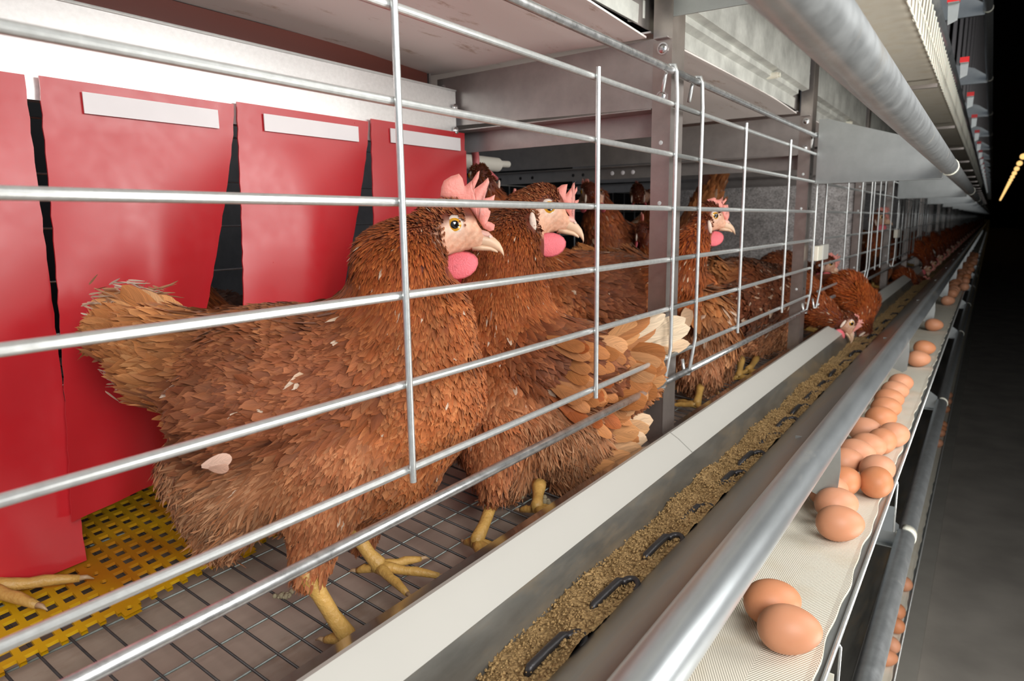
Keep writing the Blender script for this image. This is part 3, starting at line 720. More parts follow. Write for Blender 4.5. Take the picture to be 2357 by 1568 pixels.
def gate(label,y0,y1,verts,first=True,last=True):
    t=thing('wire_gate',label,'wire gate',(0,0,0)); gate_mesh(y0,y1,verts,first,last,True,t); return t
g1=gate('nearest wire gate, in front of the two big hens',-.15,.8873,(.06,.331,.602),False,True)
gate('second wire gate, between the first and the second post',.800,1.615,(1.080,1.361))
gate('third wire gate, just beyond the white clip',1.722,2.44,(2.01,2.25))
g4=gate('fourth wire gate along the row',2.50,3.22,(2.64,2.77,3.0))
for k in range(58):
    # far gates: one mesh each
    if k==0:
        mb=MB()
        for z,r in [(.1725,.0037),(-.2025,.0037)]+[(z,.0026) for z in WZ]: mb.tube([(-.3205,0,z),(-.3205,.76,z)],r,6)
        for i in range(6): mb.tube([(-.3155,.02+.145*i,.16),(-.3155,.02+.145*i,-.18)],.0024,6)
        o=mb.build('wire_gate',M['wire'],smooth=True); gf=o
    else: o=gf.copy(); COL.objects.link(o)
    o.location=(0,3.25+.79*k,CZ); setp(o,'wire gate far along the dim cage row','wire gate','far wire gates of the cage row')
def clip(y,z,label):
    t=thing('gate_clip',label,'clip',(-.316,y,z))
    mb=MB(); mb.box(-.007,.0075,-.040,.006,-.0165,.0165); o=mb.build('clip_body',M['nylon'],t)
    bv=o.modifiers.new('b','BEVEL'); bv.width=.002; bv.segments=2
    mb=MB(); mb.box(.000,.009,.008,.070,-.017,.018); o=mb.build('clip_face',M['lip'],t); bv=o.modifiers.new('b','BEVEL'); bv.width=.002; bv.segments=2
clip(1.675,-.0775,'white plastic clip joining the gates at the second post')
clip(3.24,-.067,'small white plastic clip joining the gates farther down the row')

# ------------------------------------------------------------------ eggs
def egg_mesh():
    n,m=28,20; v=[];f=[]
    for i in range(m+1):
        th=PI*i/m; z=math.cos(th); r=math.sin(th)
        k=1-.12*z
        for j in range(n): a=2*PI*j/n; v.append((.0288*z,.0222*r*k*math.cos(a),.0222*r*k*math.sin(a)))
    for i in range(m):
        for j in range(n): j2=(j+1)%n; f.append((i*n+j,i*n+j2,(i+1)*n+j2,(i+1)*n+j))
    return v,f
ev,ef=egg_mesh(); egg0=None
def egg(x,y,rz,label,group=None,s=1.0,zb=-.335,nm='egg'):
    global egg0
    if egg0 is None: egg0=mesh_obj('egg',ev,ef,M['egg'],smooth=True); o=egg0
    else: o=egg0.copy(); COL.objects.link(o)
    o.location=(x,y,zb+.0222*s*1.01+CZ); o.rotation_euler=(0,0,rz); o.scale=(s,s,s)
    setp(o,label,'egg',group)
    if group is None and 'group' in o: del o['group']
EG=[(1778.6,1385.7,.35,'brown egg nearest the trough rim, behind the front egg'),
(1817.5,1449,-.45,'front brown egg, closest to the camera on the belt'),
(1934,1205,.5,'nearest egg of the long cluster, standing alone at its front'),
(1926,1160,.7,'egg directly behind the front egg of the cluster'),
(1908,1130,.9,'egg of the cluster half hidden behind the trough rim and bracket'),
(1941,1108,1.0,'pinkish egg at the left of the cluster beside the bracket'),
(1998,1111,1.5,'upright looking pale egg at the right front of the cluster'),
(2021,1080,1.0,'egg behind the upright looking pale egg, near the belt edge'),
(1950,1064,.8,'egg next to the trough rim in the middle of the cluster'),
(1971,1042,.3,'pale egg lying across the middle of the cluster'),
(1997,1028,.4,'egg touching the pale egg in the middle of the cluster'),
(2028,1017,1.2,'dark shaded egg in the middle of the belt'),
(2058,1001,.9,'egg closest to the outer belt edge in the cluster'),
(1994,990,.2,'egg partly under the trough rim, behind the middle of the cluster'),
(2028,962,.6,'lower egg of the single file at the back of the cluster'),
(2040,939,.5,'second egg of the single file at the back of the cluster'),
(2047,919,.4,'third egg of the single file at the back of the cluster'),
(2060,900,.5,'fourth egg of the single file at the back of the cluster'),
(2074,882,.8,'last egg of the single file at the back of the cluster'),
(2115,826,.3,'lower one of the two touching eggs beyond the cluster'),
(2128,801,.2,'upper one of the two touching eggs beyond the cluster'),
(2150,748,0,'single egg alone on the belt beyond the touching pair'),
(2182,692,.4,'single egg farther down the belt before the dark eggs')]
EG[0]=EG[0][:2]+(.75,)+EG[0][3:]; EG[1]=EG[1][:2]+(.42,)+EG[1][3:]
placed=[]
for i,(px,py,rz,lb) in enumerate(EG):
    d=MW@Vector(((px-1178.5)/1571,(py-784)/1571,1)); p=d*(-.3162/d.z)
    x,y=p.x,p.y
    for _ in range(30):
        for (qx,qy) in placed:
            dx,dy=x-qx,y-qy; L=math.hypot(dx,dy)
            if L<.039: k=(.039-L); x+=dx/L*k*.4; y+=dy/L*k*.9
    placed.append((x,y)); egg(x,y,rz,lb,s=.84)
rr=random.Random(5)
for k in range(60):
    y=3.35+k*.062+rr.random()*.02; egg(-.118+.012*rr.random()+(.03 if k%5==1 else 0)*(y>3.5),y,rr.random()*3,'brown egg in the dim file far down the belt','far eggs on the belt',s=.84)
for y in (1.60,1.66,1.75,1.82,1.98,3.38,3.55,3.62,3.70,4.02,4.2,4.35):
    egg(-.108,y,rr.random()*3,'brown egg on the lower belt behind the lower pipe','eggs on the lower belt',s=.84,zb=-.985)
# ---- hens section
# ------------------------------------------------------------------ hens
def surf_nets(V, org, h):
    nx,ny,nz=V.shape; S=V<0
    acc=np.zeros((nx-1,ny-1,nz-1,3)); cnt=np.zeros((nx-1,ny-1,nz-1))
    def cs(a,i,j,k): return a[i:nx-1+i, j:ny-1+j, k:nz-1+k]
    C=[(i,j,k) for i in (0,1) for j in (0,1) for k in (0,1)]
    for a in C:
        for ax in range(3):
            if a[ax]: continue
            b=list(a); b[ax]=1
            va,vb=cs(V,*a),cs(V,*b); cr=(va<0)!=(vb<0)
            t=np.where(cr, va/np.where(cr,va-vb,1), 0)
            for d in range(3):
                acc[...,d]+=np.where(cr, a[d]+(t if d==ax else 0), 0)
            cnt+=cr
    act=cnt>0; idx=-np.ones(act.shape,int); idx[act]=np.arange(act.sum())
    g=np.argwhere(act); P=(g+acc[act]/cnt[act][:,None])*h+org
    F=[]
    for ax in range(3):
        u,v=[(1,2),(2,0),(0,1)][ax]
        sl=[slice(1,-1)]*3; sl[ax]=slice(0,-1)
        s0=S[tuple(sl)]; s2=[slice(1,-1)]*3; s2[ax]=slice(1,None); s1=S[tuple(s2)]
        for sign in (0,1):
            m=(s0&~s1) if sign==0 else (~s0&s1)
            q=np.argwhere(m)
            if not len(q): continue
            base=q.copy(); base[:,u]+=1; base[:,v]+=1
            def c(du,dv):
                r=base.copy(); r[:,u]-=du; r[:,v]-=dv; return idx[r[:,0],r[:,1],r[:,2]]
            f=np.stack([c(1,1),c(0,1),c(0,0),c(1,0)],1)
            if sign: f=f[:,::-1]
            F.append(f)
    return P,np.concatenate(F)
def rcone(P,a,ra,b,rb):
    ab=b-a; L2=max(ab@ab,1e-12); t=np.clip(((P-a)@ab)/L2,0,1)
    return np.linalg.norm(P-a-t[...,None]*ab,axis=-1)-(ra+(rb-ra)*t)
def ellip(P,c,ax,r):
    q=(P-c)@ax.T; k0=np.linalg.norm(q/r,axis=-1); k1=np.linalg.norm(q/(r*r),axis=-1)
    return k0*(k0-1)/np.maximum(k1,1e-9)
def smin(a,b,k):
    h=np.maximum(k-np.abs(a-b),0)/k; return np.minimum(a,b)-h*h*k*.25
def unit(v): v=np.asarray(v,float); return v/max(1e-9,np.linalg.norm(v))
A=lambda px,py,x: np.array(at(px,py,x))
def lin(r,g,b): return tuple(((c/255)/12.92 if c<=10 else ((c/255+.055)/1.055)**2.4) for c in (r,g,b))
PAL={  # region: dark, mid, light   (sRGB of the plumage itself)
 'head':(lin(112,50,24),lin(152,78,42),lin(190,124,78)),
 'neck':(lin(108,42,15),lin(160,74,28),lin(196,112,54)),
 'breast':(lin(146,72,34),lin(186,102,52),lin(212,138,84)),
 'back':(lin(98,48,28),lin(136,74,44),lin(168,102,66)),
 'wing':(lin(90,46,28),lin(126,68,42),lin(160,98,64)),
 'rump':(lin(148,88,48),lin(186,120,68),lin(212,152,98)),
 'tail':(lin(176,118,74),lin(206,158,112),lin(230,196,160)),
 'fluff':(lin(146,86,52),lin(188,124,82),lin(220,170,128)),
 'thigh':(lin(126,66,36),lin(162,92,54),lin(194,132,88)),
}
FS={ # length, width, tilt, keep density (feathers per cm2), curl
 'head':(.0075,.0020,.20,30,.05),'neck':(.022,.0032,.12,22,.04),'breast':(.019,.0095,.12,7,.07),'back':(.024,.0105,.12,5.5,.07),
 'wing':(.031,.0115,.12,4.0,.07),'rump':(.033,.0118,.15,4.0,.06),'fluff':(.026,.0030,.26,17,.16),'thigh':(.020,.0055,.17,11,.10),'tail':(.03,.01,.2,3.0,.06)}
def feather_mesh(name, P, D, Nn, L, W, C0, C1, curl, parent, rng, rag=None, vane=False):
    """P roots, D directions, Nn normals; every feather is a cupped, curved blade of 2 x 5 faces"""
    n=len(P)
    if not n: return None
    nv=6; us=np.array([-1,0,1.]); vs=np.linspace(0,1,nv)
    prof=np.array([.30,.78,1.0,.98,.72,.10])
    if vane: nv=9; vs=np.array([0,.15,.3,.45,.6,.75,.87,.95,1.0]); prof=np.array([.22,.5,.74,.9,1,1,.86,.6,.2])
    B=np.cross(Nn,D); B/=np.maximum(np.linalg.norm(B,axis=1),1e-9)[:,None]
    pts=np.zeros((n,nv,3,3)); col=np.zeros((n,nv,3,4)); col[...,3]=1
    for i,v in enumerate(vs):
        cen=P+D*(L*v)[:,None]-Nn*(curl*L*v**2.2)[:,None]
        wv=W*.5*prof[i]
        for j,u in enumerate(us):
            pts[:,i,j]=cen+B*(wv*u)[:,None]-Nn*(abs(u)*wv*.38)[:,None]
            if rag is not None and i>=nv-2 and u!=0:
                pts[:,i,j]+=D*((rng.rand(n)-.5)*rag*L)[:,None]
            k=(v**1.3)
            sh=.9 if u==0 else 1.04
            col[:,i,j,:3]=(C0*(1-k)+C1*k)*sh
    verts=pts.reshape(-1,3)
    q=[]
    for i in range(nv-1):
        for j in range(2): q.append((i*3+j,i*3+j+1,(i+1)*3+j+1,(i+1)*3+j))
    q=np.array(q); faces=(q[None]+(np.arange(n)*nv*3)[:,None,None]).reshape(-1,4)
    uvv=np.array([[(us[j],vs[i]) for j in range(3)] for i in range(nv)]).reshape(-1,2)
    off=rng.rand(n,1)*40
    uv=np.repeat(uvv[None],n,0); uv[:,:,1]+=off; uv=uv.reshape(-1,2)
    return np_mesh(name,verts,faces,M['feather'],parent,col.reshape(-1,4),uv)
def np_mesh(name,verts,faces,mat,parent,col=None,uv=None):
    me=bpy.data.meshes.new(name); nV,nF=len(verts),len(faces)
    me.vertices.add(nV); me.vertices.foreach_set('co',np.asarray(verts,np.float32).ravel())
    me.loops.add(nF*4); me.loops.foreach_set('vertex_index',np.asarray(faces,np.int32).ravel())
    me.polygons.add(nF); me.polygons.foreach_set('loop_start',np.arange(nF,dtype=np.int32)*4)
    try: me.polygons.foreach_set('loop_total',np.full(nF,4,np.int32))
    except Exception: pass
    me.update(calc_edges=True)
    me.polygons.foreach_set('use_smooth',np.ones(nF,bool))
    if col is not None:
        a=me.color_attributes.new('Col','FLOAT_COLOR','POINT'); a.data.foreach_set('color',np.asarray(col,np.float32).ravel())
    if uv is not None:
        l=me.uv_layers.new(name='UVMap'); l.data.foreach_set('uv',np.asarray(uv,np.float32)[np.asarray(faces).ravel()].ravel())
    me.materials.append(mat)
    o=bpy.data.objects.new(name,me); COL.objects.link(o)
    if parent is not None: o.parent=parent
    return o
COMB=[(-33,62),(-30,84),(-24,98),(-8,108),(10,114),(18,104),(23,86),(40,100),(52,118),(57,121),(55,105),(44,80),(64,94),(76,106),(79,96),(68,74),(60,58),(80,62),(92,68),(90,56),(76,46),(70,38),(82,30),(80,20),(75,8),(84,5),(92,0),(90,-12),(80,-15),(66,-8),(54,10),(34,38),(4,52),(-14,56)]
def hen(label, prims, head, legs, tail=None, h=.0045, seed=1, dens=1.0, fscale=1.0, tint=(1,1,1), white=.012, wingc=None, flick=None, comb_s=1.0, comb_tilt=0, comb_off=None, eye=True, group=None, spots=(), k=.022, name='hen'):
    """prims: (region, a, ra, b, rb): a is the head/top end, b the tail/lower end. head: (eye-level centre, forward, up, scale)"""
    rng=np.random.RandomState(seed)
    hc,hf,hu,hs=head; hc=np.asarray(hc,float); hf=unit(hf); hl=unit(np.cross(hu,hf)); hu=np.cross(hf,hl)
    base=np.array([np.mean([l[1][0] for l in legs]),np.mean([l[1][1] for l in legs]),min(l[1][2] for l in legs)]) if legs else prims[-1][3]-np.array([0,0,.06])
    root=thing(name,label,'hen',tuple(base),group)
    u=.00038*hs
    HX=lambda x,z,y=0: hc+hf*x*u+hu*z*u+hl*y*u
    ax=np.array([hf,hl,hu])
    HP=[('c',HX(-10,2),np.array([58,40,54])*u),('c',HX(-34,-18),np.array([44,42,50])*u)]
    HC=[(HX(12,-6),34*u,HX(58,-30),17*u),(HX(0,-38),24*u,HX(50,-46),11*u),(HX(-22,-30),42*u,prims[0][1],prims[0][2]*.9)]
    def lat(x,z,sgn):
        """lateral distance (template px) at which the head surface is met"""
        ys=np.linspace(8,95,80); d=sdf(np.array([HX(x,z,sgn*y) for y in ys])); i=np.argmax(d>0); return ys[i] if d[i]>0 else 40.
    def sdf(P):
        d=None
        for reg,a,ra,b,rb in prims:
            e=rcone(P,a,ra,b,rb); d=e if d is None else smin(d,e,k)
        for _,c,r in HP: d=smin(d,ellip(P,c,ax,r),.008)
        for a,ra,b,rb in HC: d=smin(d,rcone(P,a,ra,b,rb),.006)
        # eye sockets: slight hollow
        return d
    allp=np.array([p for q in prims for p in (q[1],q[3])]+[HX(70,-30),HX(-50,60)])
    rmax=max(max(q[2],q[4]) for q in prims)+.012
    lo=allp.min(0)-rmax; hi=allp.max(0)+rmax
    n=np.ceil((hi-lo)/h).astype(int)+1
    g=np.stack(np.meshgrid(*[lo[i]+h*np.arange(n[i]) for i in range(3)],indexing='ij'),-1)
    V,F=surf_nets(sdf(g.reshape(-1,3)).reshape(g.shape[:3]),lo,h)
    def grad(P):
        e=.0015; G=np.zeros_like(P)
        for d in range(3):
            o=np.zeros(3); o[d]=e; G[:,d]=sdf(P+o)-sdf(P-o)
        return G/np.maximum(np.linalg.norm(G,axis=1),1e-9)[:,None]
    # colour of the skin / down
    def regw(P):
        D=np.stack([rcone(P,a,ra,b,rb) for reg,a,ra,b,rb in prims],1)
        return D
    regs=[q[0] for q in prims]
    near=np.argmin(regw(V),1)
    col=np.ones((len(V),4)); 
    mids=np.array([PAL[r][0] for r in regs])*.8; col[:,:3]=mids[near]*np.array(tint)
    q=(V-hc)@ax.T/u          # head coordinates in template pixels
    fx,fz=q[:,0],q[:,2]
    face=np.clip(1.25-np.sqrt(((fx-22)/62)**2+((fz+34)/46)**2)*1.05,0,1)*(fx>-70)
    face=np.clip(face*3,0,1)*(np.linalg.norm(q,axis=1)<125)
    tf=.5+.5*np.sin(fx*.35+fz*.2)*np.sin(fz*.5)
    fc=np.array(lin(228,182,154))[None]*(1-.6*tf[:,None])+np.array(lin(192,118,80))[None]*(.6*tf[:,None])
    ew=np.exp(-((fx)**2+(fz)**2)/(2*17**2))[:,None]; fc=fc*(1-ew)+np.array(lin(224,196,178))*ew
    col[:,:3]=col[:,:3]*(1-face[:,None])+fc*face[:,None]
    L=base[None]
    np_mesh('body',V-L,F,M['body'],root,col)
    # ---- feathers
    tri=np.concatenate([F[:,[0,1,2]],F[:,[0,2,3]]]); a,b,c=V[tri[:,0]],V[tri[:,1]],V[tri[:,2]]
    ar=.5*np.linalg.norm(np.cross(b-a,c-a),axis=1)
    tot=ar.sum()
    N=int(tot*1e4*30*dens); 
    ti=rng.choice(len(tri),N,p=ar/tot); r1=np.sqrt(rng.rand(N,1)); r2=rng.rand(N,1)
    P=a[ti]*(1-r1)+b[ti]*r1*(1-r2)+c[ti]*r1*r2
    D=regw(P); ri=np.argmin(D+rng.rand(*D.shape)*.006,1)
    W=np.exp(-(D-D.min(1)[:,None])/.018); fl=np.array([unit(b-a) for reg,a,ra,b,rb in prims])
    reg=np.array([regs[i] for i in ri])
    q=(P-hc)@ax.T/u; rr_=np.linalg.norm(q,axis=1)
    hw=np.clip((115-rr_)/40,0,1)
    reg=np.where((hw>.5)&(np.array([r in('neck','head') for r in reg])),'head',reg)
    flow=(W[...,None]*fl[None]).sum(1)
    flow=flow*(1-hw[:,None])+(-hf-.35*hu)*hw[:,None]*W.sum(1)[:,None]
    face=(np.sqrt(((q[:,0]-30)/(48+8*rng.rand(N)))**2+((q[:,2]+34)/(36+9*rng.rand(N)))**2)<1.0)&(rr_<120)
    face|=(q[:,0]>30)&(rr_<130)
    face|=(np.sqrt(((q[:,0]+46)/13)**2+((q[:,2]+48)/28)**2)<1)&(rr_<120)
    face|=(np.sqrt(((q[:,0]-14)/38)**2+((q[:,2]+84)/32)**2)<1)&(rr_<150)&(q[:,0]>-34)
    face|=(np.sqrt((q[:,0]/26)**2+(q[:,2]/24)**2)<1)&(rr_<60)
    dn=np.array([FS[r][3] for r in reg])/30/(fscale**2 if True else 1)
    keep=(rng.rand(N)<dn)&~face
    P,flow,reg,q,rr_=P[keep],flow[keep],reg[keep],q[keep],rr_[keep]
    Nn=grad(P); N=len(P)
    # stretch short face feathers, normal ones elsewhere
    flow+=np.array([0,0,-.25])*np.isin(reg,['fluff','thigh','breast'])[:,None]*np.linalg.norm(flow,axis=1)[:,None]
    t=flow-Nn*(flow*Nn).sum(1)[:,None]; ln=np.linalg.norm(t,axis=1); t/=np.maximum(ln,1e-6)[:,None]
    bb=np.cross(Nn,t); ja=(rng.randn(N)*np.where(reg=='fluff',.28,np.where(reg=='neck',.13,.2)))[:,None]
    t=t*np.cos(ja)+bb*np.sin(ja)
    ar_=np.array([FS[r] for r in reg])
    fs=np.where(reg=='head',1,fscale)
    Lh=ar_[:,0]*(.75+.5*rng.rand(N))*fs*(.55+.45*min(1,hs)); Wd=ar_[:,1]*(.75+.5*rng.rand(N))*fs
    # near the head the hackles are short
    sh=np.clip((rr_-70)/220,0,1); Lh=np.where(reg=='neck',Lh*(.42+.58*sh),Lh); Wd=np.where(reg=='neck',Wd*(.55+.45*sh),Wd)
    ti_=ar_[:,2]+rng.rand(N)*.09
    for _ in range(3):   # lift feathers whose tip or middle would sink into the body
        for fr in (.55,1.0):
            tp=P-Nn*.0012+(t*np.cos(ti_)[:,None]+Nn*np.sin(ti_)[:,None])*(Lh*fr)[:,None]-Nn*(ar_[:,4]*Lh*fr**2.2)[:,None]
            e=.0011-sdf(tp); ti_=np.where(e>0,np.minimum(ti_+e/(Lh*fr),1.15),ti_)
    Dd=t*np.cos(ti_)[:,None]+Nn*np.sin(ti_)[:,None]; Nf=Nn*np.cos(ti_)[:,None]-t*np.sin(ti_)[:,None]
    # slight twist about the feather axis
    tw=(rng.randn(N)*.25)[:,None]; Bf=np.cross(Nf,Dd); Nf=Nf*np.cos(tw)+Bf*np.sin(tw)
    WW=np.exp(-(regw(P)-regw(P).min(1)[:,None])/.007); WW*=(.4+1.2*rng.rand(*WW.shape)); WW/=WW.sum(1)[:,None]; pr=lambda i: WW@np.array([PAL[r][i] for r in regs])
    hd=np.clip((100-rr_)/35,0,1)[:,None]; hp=[np.array(PAL['head'][i]) for i in range(3)]
    c0=pr(0)*(1-hd)+hp[0]*hd; c1=pr(1)*(1-hd)+hp[1]*hd; c2=pr(2)*(1-hd)+hp[2]*hd;  # c1=np.array([PAL[r][1] for r in reg]); c2=np.array([PAL[r][2] for r in reg])
    s=rng.rand(N,1)**1.5; bl=rng.rand(N,1); C0=(c0*.8+c1*.2)*(.7+.35*bl); C1=(c1*(1-s)+c2*s)*(.80+.38*bl)
    pa=(np.sin(P[:,0:1]*47+seed)+np.sin(P[:,1:2]*39+2*seed)+np.sin(P[:,2:3]*53+seed*3))/3; pa+=.6*np.sin(P[:,0:1]*120+P[:,2:3]*90+seed)*np.sin(P[:,1:2]*130+1); C1*=(1+.26*pa); C0*=(1+.3*pa)
    wh=rng.rand(N)<white
    for sp,sr in spots:
        d=np.linalg.norm(P-np.asarray(sp),axis=1); wh|=(d<sr)&(rng.rand(N)<.75)
    wh&=(reg!='fluff')|(rng.rand(N)<.3); C1[wh]=np.array(lin(228,205,182)); C0[wh]=np.array(lin(204,164,130))
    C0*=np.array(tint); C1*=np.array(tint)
    P-=Nn*.0012
    grp={'neck_feathers':['neck','head'],'body_feathers':['breast','back','rump'],'wing_feathers':['wing'],'fluff_feathers':['fluff','thigh','tail']}
    for nm,rs in grp.items():
        m=np.isin(reg,rs)
        if m.sum(): feather_mesh(nm,P[m]-L,Dd[m],Nf[m],Lh[m],Wd[m],C0[m],C1[m],ar_[m,4],root,rng,.25 if nm!='fluff_feathers' else .5)
    # flight / tail feathers given one by one
    def vanes(nm,lst):
        m=len(lst)
        if not m: return
        Pn=np.array([v[0] for v in lst]); Tn=np.array([v[1] for v in lst]); nn=np.array([unit(v[2]) for v in lst])
        d=Tn-Pn; ll=np.linalg.norm(d,axis=1); d/=ll[:,None]; nn=nn-d*(nn*d).sum(1)[:,None]; nn/=np.linalg.norm(nn,axis=1)[:,None]
        ww=np.array([v[3] for v in lst]); cc=np.array([v[4] for v in lst])
        C1=cc*np.array(tint)*(.9+.2*rng.rand(m,1)); C0=C1*.78
        feather_mesh(nm,Pn-L+nn*(.0004*(np.arange(m)%7))[:,None],d,nn,ll,ww,C0,C1,.06,root,rng,.04,True)
    if tail: vanes('tail_feathers',tail)
    if wingc: vanes('flight_feathers',wingc)
    # ---- head parts
    def poly_blade(nm,pts,th,mat,cx=0,tilt=0,pos=None):
        n=len(pts); cxm=np.mean([p[0] for p in pts]); czm=np.mean([p[1] for p in pts])
        v=[];f=[]
        rings=[(1.0,0.0),(.93,.75),(.7,1.0)]
        def pt(p,sc,y):
            x=cxm+(p[0]-cxm)*sc; z=czm+(p[1]-czm)*sc; return (x,z,y)
        lay=[]
        for sgn in (1,-1):
            for (sc,yy) in rings[1:]:
                lay.append((sgn,[pt(p,sc,sgn*yy*th) for p in pts]))
        outer=[pt(p,1,0) for p in pts]
        allr=[lay[1][1],lay[0][1],outer,lay[2][1],lay[3][1]]
        for r in allr: v+=r
        for i in range(4):
            for j in range(n): j2=(j+1)%n; f.append((i*n+j,i*n+j2,(i+1)*n+j2,(i+1)*n+j))
        f.append(tuple(range(n))[::-1]); f.append(tuple(range(4*n,5*n)))
        vv=[]
        for x,z,y in v:
            zz=max(0,z-50)
            vv.append(tuple(HX(x,z,y+cx+tilt*zz)-base))
        o=mesh_obj(nm,vv,f,mat,root,smooth=True); return o
    cs=comb_s; cp=[((x-20)*(.55+.45*cs)+20,(z-40)*cs+40 if z>40 else z) for x,z in COMB]
    if comb_off: cp=[((x-20)*comb_off[2]+comb_off[0],(z-40)*comb_off[3]+comb_off[1]) for x,z in COMB]
    if seed!=1:
        cp=[(x+rng.randn()*2.5,z+rng.randn()*3) for x,z in cp]
    # star shaped fan triangulation needs care: build comb as grid between base line and outline instead
    comb_obj(cp,HX,base,root,comb_tilt)
    for sgn in (1,-1):
        o=MB(); n=16
        pts=[]
        mbv=[];mbf=[]
        for i in range(7):
            th=PI*i/6
            for j in range(n):
                aa=2*PI*j/n
                x=11+6*math.sin(aa)+42*math.sin(th)*math.cos(aa); z=-90+34*math.sin(th)*math.sin(aa)*(1.0 if math.sin(aa)<0 else .85); y=sgn*(max(22,lat(10,-62,sgn)+6,min(58,lat(-18,-84,sgn)+1))+8*(math.cos(th))+(z+60)*-.14)
                mbv.append(tuple(HX(x,z,y)-base))
        for i in range(6):
            for j in range(n): j2=(j+1)%n; mbf.append((i*n+j,i*n+j2,(i+1)*n+j2,(i+1)*n+j))
        mesh_obj('wattle',mbv,mbf,M['wattle'],root,smooth=True)
        if eye:
            # eyeball with amber iris, black pupil and a pale lid ring
            ec=HX(0,0,sgn*(lat(0,0,sgn)-4)); r=20*u; outw=unit(hl*sgn+hf*.22); t1=unit(np.cross(outw,hu)); t2=np.cross(outw,t1)
            v=[];f=[];mi=[]; rs=[0,5,9.4,9.9,16.0,17.4,20,22.5,25]; m=26
            for i,rad in enumerate(rs):
                for j in range(m):
                    aa=2*PI*j/m; 
                    hgt=math.sqrt(max(0,20.0**2-rad**2)) if rad<16.5 else 0
                    if rad>=16.5: hgt=12.0-(rad-17.4)*.95
                    v.append(tuple(ec+(outw*(hgt-8.5)+t1*rad*math.cos(aa)+t2*rad*.94*math.sin(aa))*u-base))
            for i in range(len(rs)-1):
                for j in range(m):
                    j2=(j+1)%m; f.append((i*m+j,i*m+j2,(i+1)*m+j2,(i+1)*m+j)); mi.append(0 if i<2 else (1 if i<4 and rs[i+1]<15 else (0 if rs[i+1]<9 else 2)))
            mi=[(0 if (idx//m)<2 else 0 if (idx//m)==2 else 1 if (idx//m)==3 else 2) for idx in range(len(f))]
            mesh_obj('eye',v,f,None,root,smooth=True,mats=[M['pupil'],M['iris'],M['lid']],midx=mi)
        lv=[];lf=[]
        for i in range(7):
            th=PI*i/6
            for j in range(12):
                aa=2*PI*j/12; x=-44+9*math.sin(th)*math.cos(aa)+.35*(17*math.cos(th)); z=-46-26*math.cos(th)
                y=sgn*(lat(-44,-46,sgn)+4+6*math.sin(th)*math.sin(aa)); lv.append(tuple(HX(x,z,y)-base))
        for i in range(6):
            for j in range(12): j2=(j+1)%12; lf.append((i*12+j,i*12+j2,(i+1)*12+j2,(i+1)*12+j))
        mesh_obj('ear_lobe',lv,lf,M['lobe'],root,smooth=True)
    # beak: upper and lower mandible as tapered curved tubes with oval sections
    def mand(nm,pts,mat):
        n=14; v=[];f=[]
        for (x,z,rz,ry) in pts:
            for j in range(n):
                aa=2*PI*j/n; v.append(tuple(HX(x,z+rz*math.sin(aa),ry*math.cos(aa))-base))
        for i in range(len(pts)-1):
            for j in range(n): j2=(j+1)%n; f.append((i*n+j,i*n+j2,(i+1)*n+j2,(i+1)*n+j))
        f.append(tuple(range(n))[::-1]); f.append(tuple(range((len(pts)-1)*n,len(pts)*n)))
        return mesh_obj(nm,v,f,mat,root,smooth=True)
    bk=mand('beak',[(48,-33,14,16),(64,-34,15.5,14.5),(80,-37,15,12.5),(92,-43,13.5,10),(103,-51,11,7.5),(110,-61,8,5),(113,-69,5,3),(112.5,-75,2.2,1.2)],M['beak'])
    mand('lower_beak',[(40,-52,8,13),(62,-52,7.5,12),(82,-54,6,9),(94,-59,4,5.5),(99,-62,2,2.5)],M['beak'])
    mand('cere',[(50,-22,8,13),(64,-21,9.5,13),(77,-24,8.5,11.5),(86,-30,5.5,8),(90,-34,2,3)],M['cere'])
    nm=MB()
    for sgn in (1,-1):
        c=HX(80,-27,sgn*11.5)-base; nm.ball(c,3.4*u,10,6)
    o=nm.build('nostril',M['lobe'],bk,smooth=True)
    # ---- legs
    for lg in legs:
        hock,foot,toed,spread=lg[:4]
        hock=np.asarray(hock,float)-base; foot=np.asarray(foot,float)-base; td=unit(toed)
        mb=MB(); s=lg[4] if len(lg)>4 else 1.0
        ankle=foot+np.array([0,0,.009*s])
        up1=hock+(hock-ankle)*.25
        k1=[up1,hock,hock*.75+ankle*.25,hock*.4+ankle*.6,ankle+np.array([0,0,.004]),ankle-np.array([0,0,.002])]
        mb.tube(k1,[.0085*s,.0078*s,.0062*s,.0060*s,.0072*s,.0070*s],14)
        side=np.array([-td[1],td[0],0])
        for an,ll in ((-spread,.046),(0,.056),(spread,.044),(PI*.93,.022)):
            d=td*math.cos(an)+side*math.sin(an); d[2]=0; d=unit(d); ll*=s
            p=[ankle,ankle+d*ll*.22+np.array([0,0,-.0005]),ankle+d*ll*.45+np.array([0,0,-.003]),ankle+d*ll*.62+np.array([0,0,-.0032]),ankle+d*ll*.85+np.array([0,0,-.0055]),ankle+d*ll-np.array([0,0,.007])]
            mb.tube(p,[.0062*s,.0050*s,.0040*s,.0043*s,.0034*s,.0026*s],10)
        lo_=mb.build('leg',M['shank'],root,smooth=True)
        for an,ll in ((-spread,.046),(0,.056),(spread,.044),(PI*.93,.022)):
            d=td*math.cos(an)+side*math.sin(an); d[2]=0; d=unit(d); ll*=s; e=ankle+d*ll-np.array([0,0,.0068])
            cl=MB(); cl.tube([e-d*.002,e+d*.005-np.array([0,0,.0002]),e+d*.010-np.array([0,0,.003])],[.0023*s,.0017*s,.0004],8)
            cl.build('claw',M['claw'],lo_,smooth=True)
    return root
